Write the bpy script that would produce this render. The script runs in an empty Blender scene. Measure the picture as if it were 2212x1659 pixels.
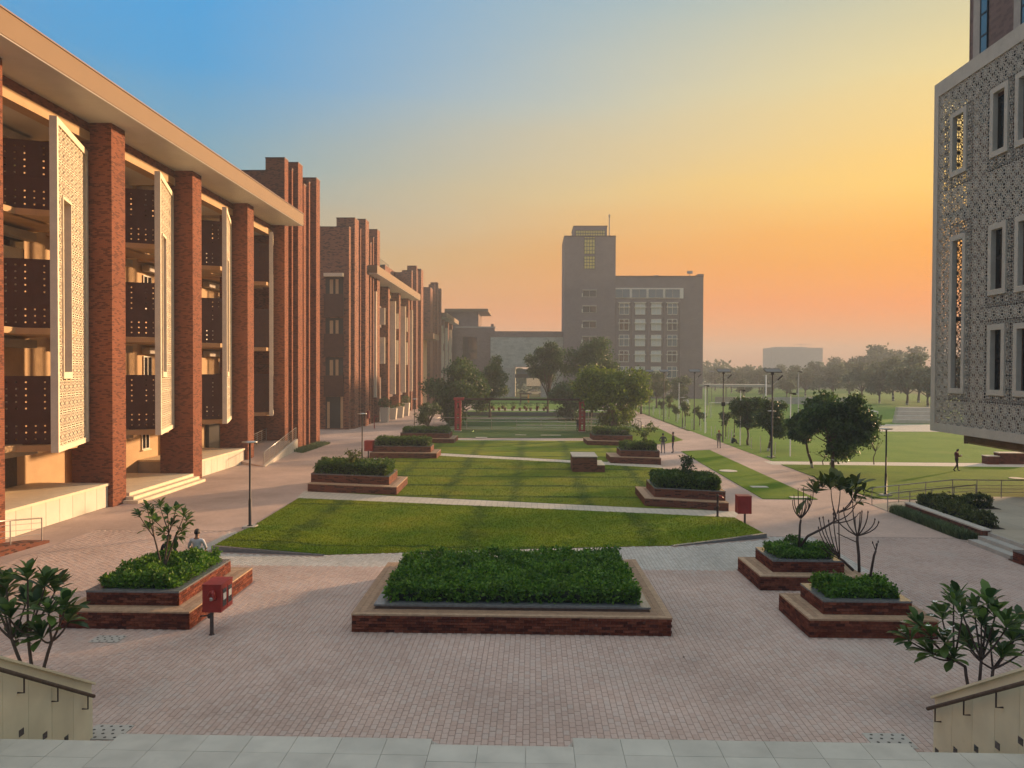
import bpy, bmesh, math, random
from mathutils import Vector, Matrix
random.seed(7)
R = random.Random(11)
C = bpy.context.scene.collection
SC = bpy.context.scene
PI = math.pi

# ------------------------------------------------------------------ camera, sky, sun, exposure
CAM_H = 7.0
FPX, CX, CY = 1670.0, 1106.0, 829.5           # focal length and centre for a 2212 x 1659 frame
def cam_axes(pitch, yaw, roll):
    p, y, r = map(math.radians, (pitch, yaw, roll))
    f = Vector((-math.sin(y)*math.cos(p), math.cos(y)*math.cos(p), -math.sin(p)))
    r0 = Vector((math.cos(y), math.sin(y), 0)); u0 = r0.cross(f)
    return r0*math.cos(r)+u0*math.sin(r), u0*math.cos(r)-r0*math.sin(r), f
AX_R, AX_U, AX_F = cam_axes(0.95, 1.5, 0.25)
cam_data = bpy.data.cameras.new('camera'); cam = bpy.data.objects.new('camera', cam_data); C.objects.link(cam)
cam_data.sensor_width = 36; cam_data.lens = 36*FPX/2212
cam_data.clip_start = 0.1; cam_data.clip_end = 5000
cam.matrix_world = Matrix(((AX_R.x, AX_U.x, -AX_F.x, 0), (AX_R.y, AX_U.y, -AX_F.y, 0), (AX_R.z, AX_U.z, -AX_F.z, CAM_H), (0, 0, 0, 1)))
SC.camera = cam
SC.render.resolution_x, SC.render.resolution_y = 1024, 768

SUN_EL, SUN_AZ = 9.0, 50.0                    # azimuth clockwise from +Y
SUN_STRENGTH = 3.1
EXPOSURE = 1.86
SKY_K = 0.31
NISHITA = 0.001
HAZE = 0.0014
sd = Vector((math.sin(math.radians(SUN_AZ))*math.cos(math.radians(SUN_EL)), math.cos(math.radians(SUN_AZ))*math.cos(math.radians(SUN_EL)), math.sin(math.radians(SUN_EL))))
sun_d = bpy.data.lights.new('sun', 'SUN'); sun = bpy.data.objects.new('sun', sun_d); C.objects.link(sun)
sun_d.energy = SUN_STRENGTH; sun_d.angle = math.radians(3); sun_d.color = (1.0, 0.62, 0.34)
sun.rotation_euler = (-sd).to_track_quat('-Z', 'Y').to_euler(); sun.location = sd*200

SC.view_settings.view_transform = 'Standard'; SC.view_settings.look = 'None'
SC.view_settings.exposure = EXPOSURE; SC.view_settings.gamma = 1
SC.view_settings.use_curve_mapping = False

W = bpy.data.worlds.new('World'); SC.world = W; W.use_nodes = True
nt = W.node_tree; nt.nodes.clear()
def N(tree, typ, **kw):
    n = tree.nodes.new(typ)
    for k, v in kw.items(): setattr(n, k, v)
    return n
def ramp(node, stops, interp='LINEAR'):
    cr = node.color_ramp; cr.interpolation = interp
    while len(cr.elements) > 1: cr.elements.remove(cr.elements[-1])
    cr.elements[0].position = stops[0][0]; cr.elements[0].color = (*stops[0][1], 1)
    for p, c in stops[1:]:
        e = cr.elements.new(p); e.color = (*c, 1)
def build_world():
    L = nt.links.new
    sky = N(nt, 'ShaderNodeTexSky', sky_type='NISHITA', sun_disc=False)
    sky.sun_elevation = math.radians(SUN_EL); sky.sun_rotation = math.radians(SUN_AZ)
    sky.altitude = 200; sky.air_density = 1.6; sky.dust_density = 4.0; sky.ozone_density = 1.0
    bg1 = N(nt, 'ShaderNodeBackground'); bg1.inputs[1].default_value = NISHITA
    L(sky.outputs[0], bg1.inputs[0])
    tc = N(nt, 'ShaderNodeTexCoord'); sx = N(nt, 'ShaderNodeSeparateXYZ'); L(tc.outputs['Generated'], sx.inputs[0])
    ln = N(nt, 'ShaderNodeVectorMath', operation='MULTIPLY'); ln.inputs[1].default_value = (1, 1, 0); L(tc.outputs['Generated'], ln.inputs[0])
    nm = N(nt, 'ShaderNodeVectorMath', operation='NORMALIZE'); L(ln.outputs[0], nm.inputs[0])
    dt = N(nt, 'ShaderNodeVectorMath', operation='DOT_PRODUCT'); L(nm.outputs[0], dt.inputs[0])
    a = math.radians(SUN_AZ); dt.inputs[1].default_value = (math.sin(a), math.cos(a), 0)
    mr = N(nt, 'ShaderNodeMapRange'); mr.inputs[1].default_value = 0.28; mr.inputs[2].default_value = 0.95; L(dt.outputs['Value'], mr.inputs[0])
    pw = N(nt, 'ShaderNodeMath', operation='POWER'); pw.inputs[1].default_value = 1.15; L(mr.outputs[0], pw.inputs[0])
    # elevation in degrees / 90
    asn = N(nt, 'ShaderNodeMath', operation='ARCSINE'); L(sx.outputs[2], asn.inputs[0])
    no = N(nt, 'ShaderNodeTexNoise'); no.inputs['Scale'].default_value = 1.6; no.inputs['Detail'].default_value = 3
    mp = N(nt, 'ShaderNodeMapping'); mp.inputs['Scale'].default_value = (1, 1, 5); L(tc.outputs['Generated'], mp.inputs[0]); L(mp.outputs[0], no.inputs['Vector'])
    nz = N(nt, 'ShaderNodeMath', operation='MULTIPLY_ADD'); nz.inputs[1].default_value = 0.09; nz.inputs[2].default_value = -0.045; L(no.outputs[0], nz.inputs[0])
    ad = N(nt, 'ShaderNodeMath', operation='ADD'); L(asn.outputs[0], ad.inputs[0]); L(nz.outputs[0], ad.inputs[1])
    el = N(nt, 'ShaderNodeMath', operation='MULTIPLY'); el.inputs[1].default_value = 2/PI; L(ad.outputs[0], el.inputs[0])
    def d(x): return x/90
    warm = N(nt, 'ShaderNodeValToRGB'); cool = N(nt, 'ShaderNodeValToRGB')
    ramp(warm, [(0, (1.0,.27,.07)), (d(2), (1.2,.32,.0)), (d(5), (1.15,.275,.0)), (d(8.5), (1.08,.37,.0)), (d(13), (1.08,.63,.12)), (d(19), (.84,.66,.29)), (d(26), (.52,.53,.38)), (d(45), (.66,.69,.68)), (1, (.98,.99,.97))])  # overhead end of these ramps is brightened to add fill light below
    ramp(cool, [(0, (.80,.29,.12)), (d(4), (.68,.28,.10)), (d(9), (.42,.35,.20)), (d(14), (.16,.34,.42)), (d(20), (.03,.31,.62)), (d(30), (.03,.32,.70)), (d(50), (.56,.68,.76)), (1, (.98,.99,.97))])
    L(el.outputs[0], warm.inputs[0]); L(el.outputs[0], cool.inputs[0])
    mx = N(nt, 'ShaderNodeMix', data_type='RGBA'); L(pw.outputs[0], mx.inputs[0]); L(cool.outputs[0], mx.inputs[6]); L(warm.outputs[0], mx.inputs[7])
    # the sky behind the camera, away from the sun, is dimmer and bluer low down
    anti = N(nt, 'ShaderNodeValToRGB'); L(el.outputs[0], anti.inputs[0])
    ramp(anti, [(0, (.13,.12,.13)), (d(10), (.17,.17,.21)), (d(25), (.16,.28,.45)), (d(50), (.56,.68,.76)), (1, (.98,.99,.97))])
    m2 = N(nt, 'ShaderNodeMapRange', interpolation_type='SMOOTHSTEP'); m2.inputs[1].default_value = .25; m2.inputs[2].default_value = -.45; L(dt.outputs['Value'], m2.inputs[0])
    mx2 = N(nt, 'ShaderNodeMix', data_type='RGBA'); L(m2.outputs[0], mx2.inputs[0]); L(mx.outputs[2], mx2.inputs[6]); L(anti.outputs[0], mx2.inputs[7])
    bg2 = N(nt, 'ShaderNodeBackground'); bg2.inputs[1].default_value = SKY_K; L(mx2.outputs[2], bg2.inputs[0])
    add = N(nt, 'ShaderNodeAddShader'); L(bg1.outputs[0], add.inputs[0]); L(bg2.outputs[0], add.inputs[1])
    out = N(nt, 'ShaderNodeOutputWorld'); L(add.outputs[0], out.inputs[0])
build_world()

# ------------------------------------------------------------------ pixel rays (2212 x 1659 frame) to places in the world
def ray(px, py): return AX_F + AX_R*((px-CX)/FPX) - AX_U*((py-CY)/FPX)
EYE = Vector((0, 0, CAM_H))
def GZ(px, py, z=0.0):
    d = ray(px, py); return EYE + d*((z-CAM_H)/d.z)
def GX(px, py, x):
    d = ray(px, py); return EYE + d*(x/d.x)
def GY(px, py, y):
    d = ray(px, py); return EYE + d*(y/d.y)
def toward(px, py, dist_y): return GY(px, py, dist_y)
def proj(p):
    v = Vector(p)-EYE; w = v.dot(AX_F)
    return (CX+FPX*v.dot(AX_R)/w, CY-FPX*v.dot(AX_U)/w) if w > 0.1 else (-9e9, -9e9)

# ------------------------------------------------------------------ mesh helpers
class MB:
    def __init__(s): s.v = []; s.f = []; s.m = []
    def add(s, vs, fs, mi=0):
        b = len(s.v); s.v += [tuple(p) for p in vs]; s.f += [tuple(i+b for i in f) for f in fs]; s.m += [mi]*len(fs)
        return s
    def box(s, x0, x1, y0, y1, z0, z1, mi=0):
        return s.add([(x0,y0,z0),(x1,y0,z0),(x1,y1,z0),(x0,y1,z0),(x0,y0,z1),(x1,y0,z1),(x1,y1,z1),(x0,y1,z1)],
                     [(0,3,2,1),(4,5,6,7),(0,1,5,4),(1,2,6,5),(2,3,7,6),(3,0,4,7)], mi)
    def prism(s, poly, z0, z1, mi=0, top=None):
        n = len(poly); zt = top or [z1]*n
        vs = [(p[0],p[1],z0) for p in poly]+[(p[0],p[1],zt[i]) for i, p in enumerate(poly)]
        return s.add(vs, [tuple(range(n-1,-1,-1)), tuple(range(n,2*n))]+[(i,(i+1)%n,n+(i+1)%n,n+i) for i in range(n)], mi)
    def quad(s, a, b, c, d, mi=0): return s.add([a,b,c,d], [(0,1,2,3)], mi)
    def obox(s, o, ux, uy, uz, a0, a1, b0, b1, c0, c1, mi=0):
        """box in the frame o + a*ux + b*uy + c*uz"""
        P = lambda a,b,c: tuple(o[i]+ux[i]*a+uy[i]*b+uz[i]*c for i in range(3))
        return s.add([P(a0,b0,c0),P(a1,b0,c0),P(a1,b1,c0),P(a0,b1,c0),P(a0,b0,c1),P(a1,b0,c1),P(a1,b1,c1),P(a0,b1,c1)],
                     [(0,3,2,1),(4,5,6,7),(0,1,5,4),(1,2,6,5),(2,3,7,6),(3,0,4,7)], mi)
    def tube(s, pts, rad, n=8, caps=True, mi=0):
        pts = [Vector(p) for p in pts]
        rad = rad if isinstance(rad, (list, tuple)) else [rad]*len(pts)
        vs = []; prev = None
        for i, p in enumerate(pts):
            t = (pts[min(i+1,len(pts)-1)]-pts[max(i-1,0)])
            t = t.normalized() if t.length > 1e-9 else Vector((0,0,1))
            if prev is None:
                ref = Vector((0,0,1)) if abs(t.z) < .9 else Vector((1,0,0)); u = t.cross(ref).normalized()
            else:
                u = prev - t*prev.dot(t); u = u.normalized() if u.length > 1e-6 else t.orthogonal().normalized()
            prev = u; w = t.cross(u)
            for k in range(n):
                a = 2*PI*k/n; vs.append(p+(u*math.cos(a)+w*math.sin(a))*rad[i])
        fs = []
        for i in range(len(pts)-1):
            for k in range(n):
                fs.append((i*n+k, i*n+(k+1)%n, (i+1)*n+(k+1)%n, (i+1)*n+k))
        if caps: fs += [tuple(range(n-1,-1,-1)), tuple(range((len(pts)-1)*n, len(pts)*n))]
        return s.add(vs, fs, mi)
    def lathe(s, c, prof, n=16, mi=0):
        """prof: list of (r, z)"""
        vs = []; fs = []
        for r, z in prof:
            for k in range(n): a = 2*PI*k/n; vs.append((c[0]+r*math.cos(a), c[1]+r*math.sin(a), c[2]+z))
        for i in range(len(prof)-1):
            for k in range(n): fs.append((i*n+k, i*n+(k+1)%n, (i+1)*n+(k+1)%n, (i+1)*n+k))
        fs += [tuple(range(n-1,-1,-1)), tuple(range((len(prof)-1)*n, len(prof)*n))]
        return s.add(vs, fs, mi)
    def mesh(s, name, mats, off=(0,0,0), smooth=False):
        me = bpy.data.meshes.new(name)
        if off[0] or off[1] or off[2]:
            vs = [(p[0]-off[0], p[1]-off[1], p[2]-off[2]) for p in s.v]
        else: vs = s.v
        me.from_pydata(vs, [], s.f)
        mats = mats if isinstance(mats, (list, tuple)) else [mats]
        for m in mats: me.materials.append(m)
        if len(mats) > 1: me.polygons.foreach_set('material_index', s.m)
        if smooth: me.polygons.foreach_set('use_smooth', [True]*len(me.polygons))
        me.update(); return me
    def build(s, name, mats, parent=None, smooth=False, local=False, kind=None):
        off = (0,0,0)
        if parent is not None and not local: off = wloc(parent)
        o = bpy.data.objects.new(name, s.mesh(name, mats, off, smooth)); C.objects.link(o)
        if parent is not None: o.parent = parent
        if kind: o['kind'] = kind
        return o
def wloc(o):
    v = Vector((0,0,0))
    while o is not None: v = v+o.location; o = o.parent
    return v
def place(me, name, loc, parent=None, rot=(0,0,0), scale=None, local=False):
    o = bpy.data.objects.new(name, me); C.objects.link(o)
    l = Vector(loc)
    if parent is not None:
        o.parent = parent
        if not local: l = l-wloc(parent)
    o.location = l; o.rotation_euler = rot
    if scale: o.scale = scale
    return o
def tag(o, label, cat, group=None):
    o['label'] = label; o['category'] = cat
    if group: o['group'] = group
    return o
def thing(name, label, cat, loc=(0,0,0), rz=0, group=None):
    o = bpy.data.objects.new(name, None); C.objects.link(o); o.empty_display_size = .2
    o.location = loc; o.rotation_euler = (0,0,rz)
    return tag(o, label, cat, group)
def struct(o): o['kind'] = 'structure'; return o
def dup(root, loc, rz=0, label=None, scale=1):
    r = root.copy(); C.objects.link(r); r.location = loc; r.rotation_euler = (0,0,rz); r.scale = (scale,)*3
    if label: r['label'] = label
    for ch in list(root.children):
        c = ch.copy(); C.objects.link(c); c.parent = r
        for g in list(ch.children):
            d = g.copy(); C.objects.link(d); d.parent = c
    return r

# ------------------------------------------------------------------ materials
def newmat(name):
    m = bpy.data.materials.new(name); m.use_nodes = True; t = m.node_tree
    b = t.nodes['Principled BSDF']; return m, t, b, t.links.new
def hsvmix(t, L, base, lo, hi, fac):
    pass
def plain(name, col, rough=.7, var=.15, scale=3.0, bump=0.0, metal=0.0, spec=.5, bscale=None):
    m, t, b, L = newmat(name)
    b.inputs['Roughness'].default_value = rough; b.inputs['Metallic'].default_value = metal
    b.inputs['Specular IOR Level'].default_value = spec
    if var or bump:
        g = N(t, 'ShaderNodeNewGeometry'); n = N(t, 'ShaderNodeTexNoise'); n.inputs['Scale'].default_value = scale; n.inputs['Detail'].default_value = 5; n.inputs['Roughness'].default_value = .65
        L(g.outputs['Position'], n.inputs['Vector'])
        r = N(t, 'ShaderNodeValToRGB'); ramp(r, [(.3, tuple(c*(1-var) for c in col)), (.7, tuple(min(1, c*(1+var)) for c in col))]); L(n.outputs[0], r.inputs[0])
        L(r.outputs[0], b.inputs['Base Color'])
        if bump:
            n2 = N(t, 'ShaderNodeTexNoise'); n2.inputs['Scale'].default_value = bscale or scale*12; n2.inputs['Detail'].default_value = 4; L(g.outputs['Position'], n2.inputs['Vector'])
            bp = N(t, 'ShaderNodeBump'); bp.inputs['Strength'].default_value = bump; bp.inputs['Distance'].default_value = .02; L(n2.outputs[0], bp.inputs['Height']); L(bp.outputs[0], b.inputs['Normal'])
    else: b.inputs['Base Color'].default_value = (*col, 1)
    return m
def brickmat(name, c1, c2, mortar, bw=.24, bh=.08, dark=.5, mort=.012):
    """running bond on any upright wall: the run is x + y, the rise is z"""
    m, t, b, L = newmat(name)
    g = N(t, 'ShaderNodeNewGeometry'); s = N(t, 'ShaderNodeSeparateXYZ'); L(g.outputs['Position'], s.inputs[0])
    a = N(t, 'ShaderNodeMath', operation='ADD'); L(s.outputs[0], a.inputs[0]); L(s.outputs[1], a.inputs[1])
    c = N(t, 'ShaderNodeCombineXYZ'); L(a.outputs[0], c.inputs[0]); L(s.outputs[2], c.inputs[1])
    br = N(t, 'ShaderNodeTexBrick'); L(c.outputs[0], br.inputs['Vector'])
    br.inputs['Scale'].default_value = 1; br.inputs['Brick Width'].default_value = bw; br.inputs['Row Height'].default_value = bh
    br.inputs['Mortar Size'].default_value = mort; br.inputs['Mortar Smooth'].default_value = .2
    br.inputs['Color1'].default_value = (0,0,0,1); br.inputs['Color2'].default_value = (1,1,1,1); br.inputs['Mortar'].default_value = (.5,.5,.5,1)
    r = N(t, 'ShaderNodeValToRGB'); dk = tuple(v*dark for v in c1)
    ramp(r, [(0, dk), (.22, dk), (.3, c1), (.62, c2), (1, tuple(.6*a_+.4*b_ for a_, b_ in zip(c1, c2)))]); L(br.outputs['Color'], r.inputs[0])
    no = N(t, 'ShaderNodeTexNoise'); no.inputs['Scale'].default_value = .5; no.inputs['Detail'].default_value = 6; L(g.outputs['Position'], no.inputs['Vector'])
    mr = N(t, 'ShaderNodeMapRange'); mr.inputs[3].default_value = .72; mr.inputs[4].default_value = 1.22; L(no.outputs[0], mr.inputs[0])
    mu = N(t, 'ShaderNodeMix', data_type='RGBA', blend_type='MULTIPLY'); mu.inputs[0].default_value = 1; L(r.outputs[0], mu.inputs[6]); L(mr.outputs[0], mu.inputs[7])
    mx = N(t, 'ShaderNodeMix', data_type='RGBA'); mx.inputs[7].default_value = (*mortar, 1); L(br.outputs['Fac'], mx.inputs[0]); L(mu.outputs[2], mx.inputs[6])
    L(mx.outputs[2], b.inputs['Base Color']); b.inputs['Roughness'].default_value = .85; b.inputs['Specular IOR Level'].default_value = .25
    bp = N(t, 'ShaderNodeBump', invert=True); bp.inputs['Strength'].default_value = .6; bp.inputs['Distance'].default_value = .01; L(br.outputs['Fac'], bp.inputs['Height']); L(bp.outputs[0], b.inputs['Normal'])
    return m
def rndmat(name, stops, rough=.8, spec=.3, noise=(8, .25), island=True, bump=.15, translucent=0.0, stain=None):
    """colour drawn from stops for every piece (object and mesh island), broken up with noise"""
    m, t, b, L = newmat(name)
    g = N(t, 'ShaderNodeNewGeometry'); oi = N(t, 'ShaderNodeObjectInfo')
    a = N(t, 'ShaderNodeMath', operation='ADD'); L(oi.outputs['Random'], a.inputs[0]); L(g.outputs['Random Per Island'], a.inputs[1])
    fr = N(t, 'ShaderNodeMath', operation='FRACT'); L(a.outputs[0], fr.inputs[0])
    r = N(t, 'ShaderNodeValToRGB'); ramp(r, stops); L(fr.outputs[0], r.inputs[0])
    no = N(t, 'ShaderNodeTexNoise'); no.inputs['Scale'].default_value = noise[0]; no.inputs['Detail'].default_value = 5; L(g.outputs['Position'], no.inputs['Vector'])
    mr = N(t, 'ShaderNodeMapRange'); mr.inputs[1].default_value = .25; mr.inputs[2].default_value = .75; mr.inputs[3].default_value = 1-noise[1]; mr.inputs[4].default_value = 1+noise[1]; L(no.outputs[0], mr.inputs[0])
    mu = N(t, 'ShaderNodeMix', data_type='RGBA', blend_type='MULTIPLY'); mu.inputs[0].default_value = 1; L(r.outputs[0], mu.inputs[6]); L(mr.outputs[0], mu.inputs[7])
    col = mu.outputs[2]
    if stain:
        n3 = N(t, 'ShaderNodeTexNoise'); n3.inputs['Scale'].default_value = stain[0]; n3.inputs['Detail'].default_value = 6; n3.inputs['Roughness'].default_value = .7; L(g.outputs['Position'], n3.inputs['Vector'])
        m3 = N(t, 'ShaderNodeMapRange'); m3.inputs[1].default_value = stain[1]; m3.inputs[2].default_value = stain[1]+.12; m3.inputs[4].default_value = stain[3]; L(n3.outputs[0], m3.inputs[0])
        x3 = N(t, 'ShaderNodeMix', data_type='RGBA'); x3.inputs[7].default_value = (*stain[2], 1); L(m3.outputs[0], x3.inputs[0]); L(col, x3.inputs[6]); col = x3.outputs[2]
    L(col, b.inputs['Base Color']); b.inputs['Roughness'].default_value = rough; b.inputs['Specular IOR Level'].default_value = spec
    if bump:
        n2 = N(t, 'ShaderNodeTexNoise'); n2.inputs['Scale'].default_value = 60; n2.inputs['Detail'].default_value = 3; L(g.outputs['Position'], n2.inputs['Vector'])
        bp = N(t, 'ShaderNodeBump'); bp.inputs['Strength'].default_value = bump; bp.inputs['Distance'].default_value = .01; L(n2.outputs[0], bp.inputs['Height']); L(bp.outputs[0], b.inputs['Normal'])
    if translucent:
        tr = N(t, 'ShaderNodeBsdfTranslucent'); L(col, tr.inputs[0]); ms = N(t, 'ShaderNodeMixShader'); ms.inputs[0].default_value = translucent
        out = t.nodes['Material Output']; L(b.outputs[0], ms.inputs[1]); L(tr.outputs[0], ms.inputs[2]); L(ms.outputs[0], out.inputs[0])
    return m
def leafmat(name, lo, hi, tr=.35, rough=.5):
    mid = tuple((a+b_)/2 for a, b_ in zip(lo, hi))
    return rndmat(name, [(0, lo), (.55, mid), (.9, hi), (1, tuple(min(1, h*1.25) for h in hi))], rough, .35, (1.2, .3), True, 0, tr)
def glassmat(name, col, rough=.06):
    m, t, b, L = newmat(name); b.inputs['Base Color'].default_value = (*col, 1); b.inputs['Roughness'].default_value = rough; b.inputs['Specular IOR Level'].default_value = .9
    return m
def pavemat(name, c1, c2, bw, bh, mort, mcol, patch=.25):
    m, t, b, L = newmat(name)
    g = N(t, 'ShaderNodeNewGeometry')
    mp = N(t, 'ShaderNodeMapping'); mp.inputs['Rotation'].default_value = (0,0,PI/2); L(g.outputs['Position'], mp.inputs[0])
    br = N(t, 'ShaderNodeTexBrick'); L(mp.outputs[0], br.inputs['Vector']); br.inputs['Scale'].default_value = 1
    br.inputs['Brick Width'].default_value = bw; br.inputs['Row Height'].default_value = bh; br.inputs['Mortar Size'].default_value = mort
    br.inputs['Color1'].default_value = (*c1,1); br.inputs['Color2'].default_value = (*c2,1); br.inputs['Mortar'].default_value = (*mcol,1)
    n1 = N(t, 'ShaderNodeTexNoise'); n1.inputs['Scale'].default_value = .22; n1.inputs['Detail'].default_value = 7; n1.inputs['Roughness'].default_value = .6; L(g.outputs['Position'], n1.inputs['Vector'])
    mr = N(t, 'ShaderNodeMapRange'); mr.inputs[1].default_value = .3; mr.inputs[2].default_value = .7; mr.inputs[3].default_value = 1-patch; mr.inputs[4].default_value = 1+patch; L(n1.outputs[0], mr.inputs[0])
    mu = N(t, 'ShaderNodeMix', data_type='RGBA', blend_type='MULTIPLY'); mu.inputs[0].default_value = 1; L(br.outputs['Color'], mu.inputs[6]); L(mr.outputs[0], mu.inputs[7])
    L(mu.outputs[2], b.inputs['Base Color']); b.inputs['Roughness'].default_value = .75; b.inputs['Specular IOR Level'].default_value = .3
    bp = N(t, 'ShaderNodeBump', invert=True); bp.inputs['Strength'].default_value = .35; bp.inputs['Distance'].default_value = .01; L(br.outputs['Fac'], bp.inputs['Height']); L(bp.outputs[0], b.inputs['Normal'])
    return m
def lawnmat(name, lo, hi, seams=None, dark=(.035,.075,.008)):
    """turf: mottled, with the darker overgrown joints between the laid rolls (world-space grid)"""
    m, t, b, L = newmat(name); g = N(t, 'ShaderNodeNewGeometry')
    n1 = N(t, 'ShaderNodeTexNoise'); n1.inputs['Scale'].default_value = .28; n1.inputs['Detail'].default_value = 8; n1.inputs['Roughness'].default_value = .62; L(g.outputs['Position'], n1.inputs['Vector'])
    r = N(t, 'ShaderNodeValToRGB'); ramp(r, [(.34, lo), (.58, hi), (.72, (hi[0]*1.25, hi[1]*.98, hi[2]*1.8))]); L(n1.outputs[0], r.inputs[0])
    n2 = N(t, 'ShaderNodeTexNoise'); n2.inputs['Scale'].default_value = 14; n2.inputs['Detail'].default_value = 6; n2.inputs['Roughness'].default_value = .75; L(g.outputs['Position'], n2.inputs['Vector'])
    mr = N(t, 'ShaderNodeMapRange'); mr.inputs[1].default_value = .3; mr.inputs[2].default_value = .7; mr.inputs[3].default_value = .6; mr.inputs[4].default_value = 1.4; L(n2.outputs[0], mr.inputs[0])
    mu = N(t, 'ShaderNodeMix', data_type='RGBA', blend_type='MULTIPLY'); mu.inputs[0].default_value = 1; L(r.outputs[0], mu.inputs[6]); L(mr.outputs[0], mu.inputs[7])
    col = mu.outputs[2]
    if seams:
        sp = N(t, 'ShaderNodeSeparateXYZ'); L(g.outputs['Position'], sp.inputs[0])
        nd = N(t, 'ShaderNodeTexNoise'); nd.inputs['Scale'].default_value = .9; nd.inputs['Detail'].default_value = 5; L(g.outputs['Position'], nd.inputs['Vector'])
        for axis, period, off, width, wob, amt in seams:
            ma = N(t, 'ShaderNodeMath', operation='MULTIPLY_ADD'); ma.inputs[1].default_value = wob; L(nd.outputs[0], ma.inputs[0]); L(sp.outputs[axis], ma.inputs[2])
            md = N(t, 'ShaderNodeMath', operation='ADD'); md.inputs[1].default_value = -off-wob*.5+period*50; L(ma.outputs[0], md.inputs[0])
            mo = N(t, 'ShaderNodeMath', operation='MODULO'); mo.inputs[1].default_value = period; L(md.outputs[0], mo.inputs[0])
            cen = N(t, 'ShaderNodeMath', operation='SUBTRACT'); cen.inputs[1].default_value = period/2; L(mo.outputs[0], cen.inputs[0])
            ab = N(t, 'ShaderNodeMath', operation='ABSOLUTE'); L(cen.outputs[0], ab.inputs[0])
            mm = N(t, 'ShaderNodeMapRange', interpolation_type='SMOOTHSTEP'); mm.inputs[1].default_value = 0; mm.inputs[2].default_value = width; mm.inputs[3].default_value = amt; mm.inputs[4].default_value = 0; L(ab.outputs[0], mm.inputs[0])
            n5 = N(t, 'ShaderNodeTexNoise'); n5.inputs['Scale'].default_value = .33; n5.inputs['Detail'].default_value = 4; L(g.outputs['Position'], n5.inputs['Vector'])
            m5 = N(t, 'ShaderNodeMapRange'); m5.inputs[1].default_value = .4; m5.inputs[2].default_value = .58; m5.inputs[3].default_value = .5; L(n5.outputs[0], m5.inputs[0])
            m6 = N(t, 'ShaderNodeMath', operation='MULTIPLY'); L(mm.outputs[0], m6.inputs[0]); L(m5.outputs[0], m6.inputs[1])
            x = N(t, 'ShaderNodeMix', data_type='RGBA'); x.inputs[7].default_value = (*dark, 1); L(m6.outputs[0], x.inputs[0]); L(col, x.inputs[6]); col = x.outputs[2]
    L(col, b.inputs['Base Color']); b.inputs['Roughness'].default_value = .9; b.inputs['Specular IOR Level'].default_value = .15
    n3 = N(t, 'ShaderNodeTexNoise'); n3.inputs['Scale'].default_value = 25; n3.inputs['Detail'].default_value = 5; L(g.outputs['Position'], n3.inputs['Vector'])
    bp = N(t, 'ShaderNodeBump'); bp.inputs['Strength'].default_value = .8; bp.inputs['Distance'].default_value = .04; L(n3.outputs[0], bp.inputs['Height']); L(bp.outputs[0], b.inputs['Normal'])
    return m

M = {}
M['brick'] = brickmat('brick_wall', (.225,.066,.032), (.29,.098,.045), (.16,.075,.05), .22, .075, dark=.5)
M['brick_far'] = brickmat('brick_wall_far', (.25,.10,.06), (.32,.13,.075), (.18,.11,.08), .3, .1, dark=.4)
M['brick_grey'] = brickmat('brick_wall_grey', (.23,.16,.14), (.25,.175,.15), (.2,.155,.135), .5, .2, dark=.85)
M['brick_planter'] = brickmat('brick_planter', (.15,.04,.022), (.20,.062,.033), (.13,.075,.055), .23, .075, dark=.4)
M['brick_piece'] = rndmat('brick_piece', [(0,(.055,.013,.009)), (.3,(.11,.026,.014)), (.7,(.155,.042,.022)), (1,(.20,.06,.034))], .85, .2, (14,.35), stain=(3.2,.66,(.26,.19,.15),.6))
M['mortar'] = plain('mortar', (.13,.075,.055), .95, .3, 6)
M['cream'] = plain('cream_plaster', (.50,.335,.175), .8, .1, 1.2, .1)
M['cream_stone'] = plain('cream_stone', (.74,.62,.43), .7, .1, 1.5, .1)
M['white_panel'] = rndmat('white_cladding', [(0,(.58,.53,.42)), (1,(.64,.59,.48))], .55, .4, (1.5,.06), bump=.05)
M['soffit'] = plain('soffit_plaster', (.62,.60,.57), .9, .06, .8)
M['fascia'] = plain('fascia_paint', (.20,.125,.062), .75, .05, .6)
M['jaali'] = plain('jaali_concrete', (.76,.66,.48), .75, .08, 2)
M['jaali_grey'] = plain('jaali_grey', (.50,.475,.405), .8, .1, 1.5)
M['grey_concrete'] = plain('grey_concrete', (.42,.39,.34), .8, .15, 1.2, .15)
M['metal_brown'] = plain('brown_metal', (.085,.040,.030), .5, .2, 1.5, 0, .2)
M['door_white'] = plain('door_white', (.66,.60,.48), .5, .06, 3)
M['frame_white'] = plain('frame_white', (.72,.68,.58), .5, .05, 4)
M['dark_glass'] = glassmat('dark_glass', (.012,.014,.016))
M['blue_glass'] = glassmat('blue_glass', (.10,.16,.19), .12)
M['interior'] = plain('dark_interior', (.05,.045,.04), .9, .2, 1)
M['black_metal'] = plain('black_metal', (.02,.017,.016), .5, .2, 5, 0, .3)
M['steel'] = plain('steel_rail', (.45,.43,.40), .35, .1, 8, 0, .85)
M['red'] = plain('red_paint', (.30,.022,.016), .45, .2, 4)
M['red_gate'] = plain('red_gate_paint', (.36,.03,.035), .55, .2, 3)
M['white_paint'] = plain('white_paint', (.72,.70,.64), .6, .1, 4)
M['orange_panel'] = plain('orange_panel', (.75,.36,.05), .5, .08, 3)
M['granite'] = plain('granite_coping', (.15,.15,.15), .18, .25, 9, .03, spec=.6)
M['plank'] = rndmat('deck_plank', [(0,(.27,.165,.10)), (.5,(.36,.23,.14)), (1,(.44,.30,.19))], .7, .3, (9,.25), bump=.2)
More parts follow.
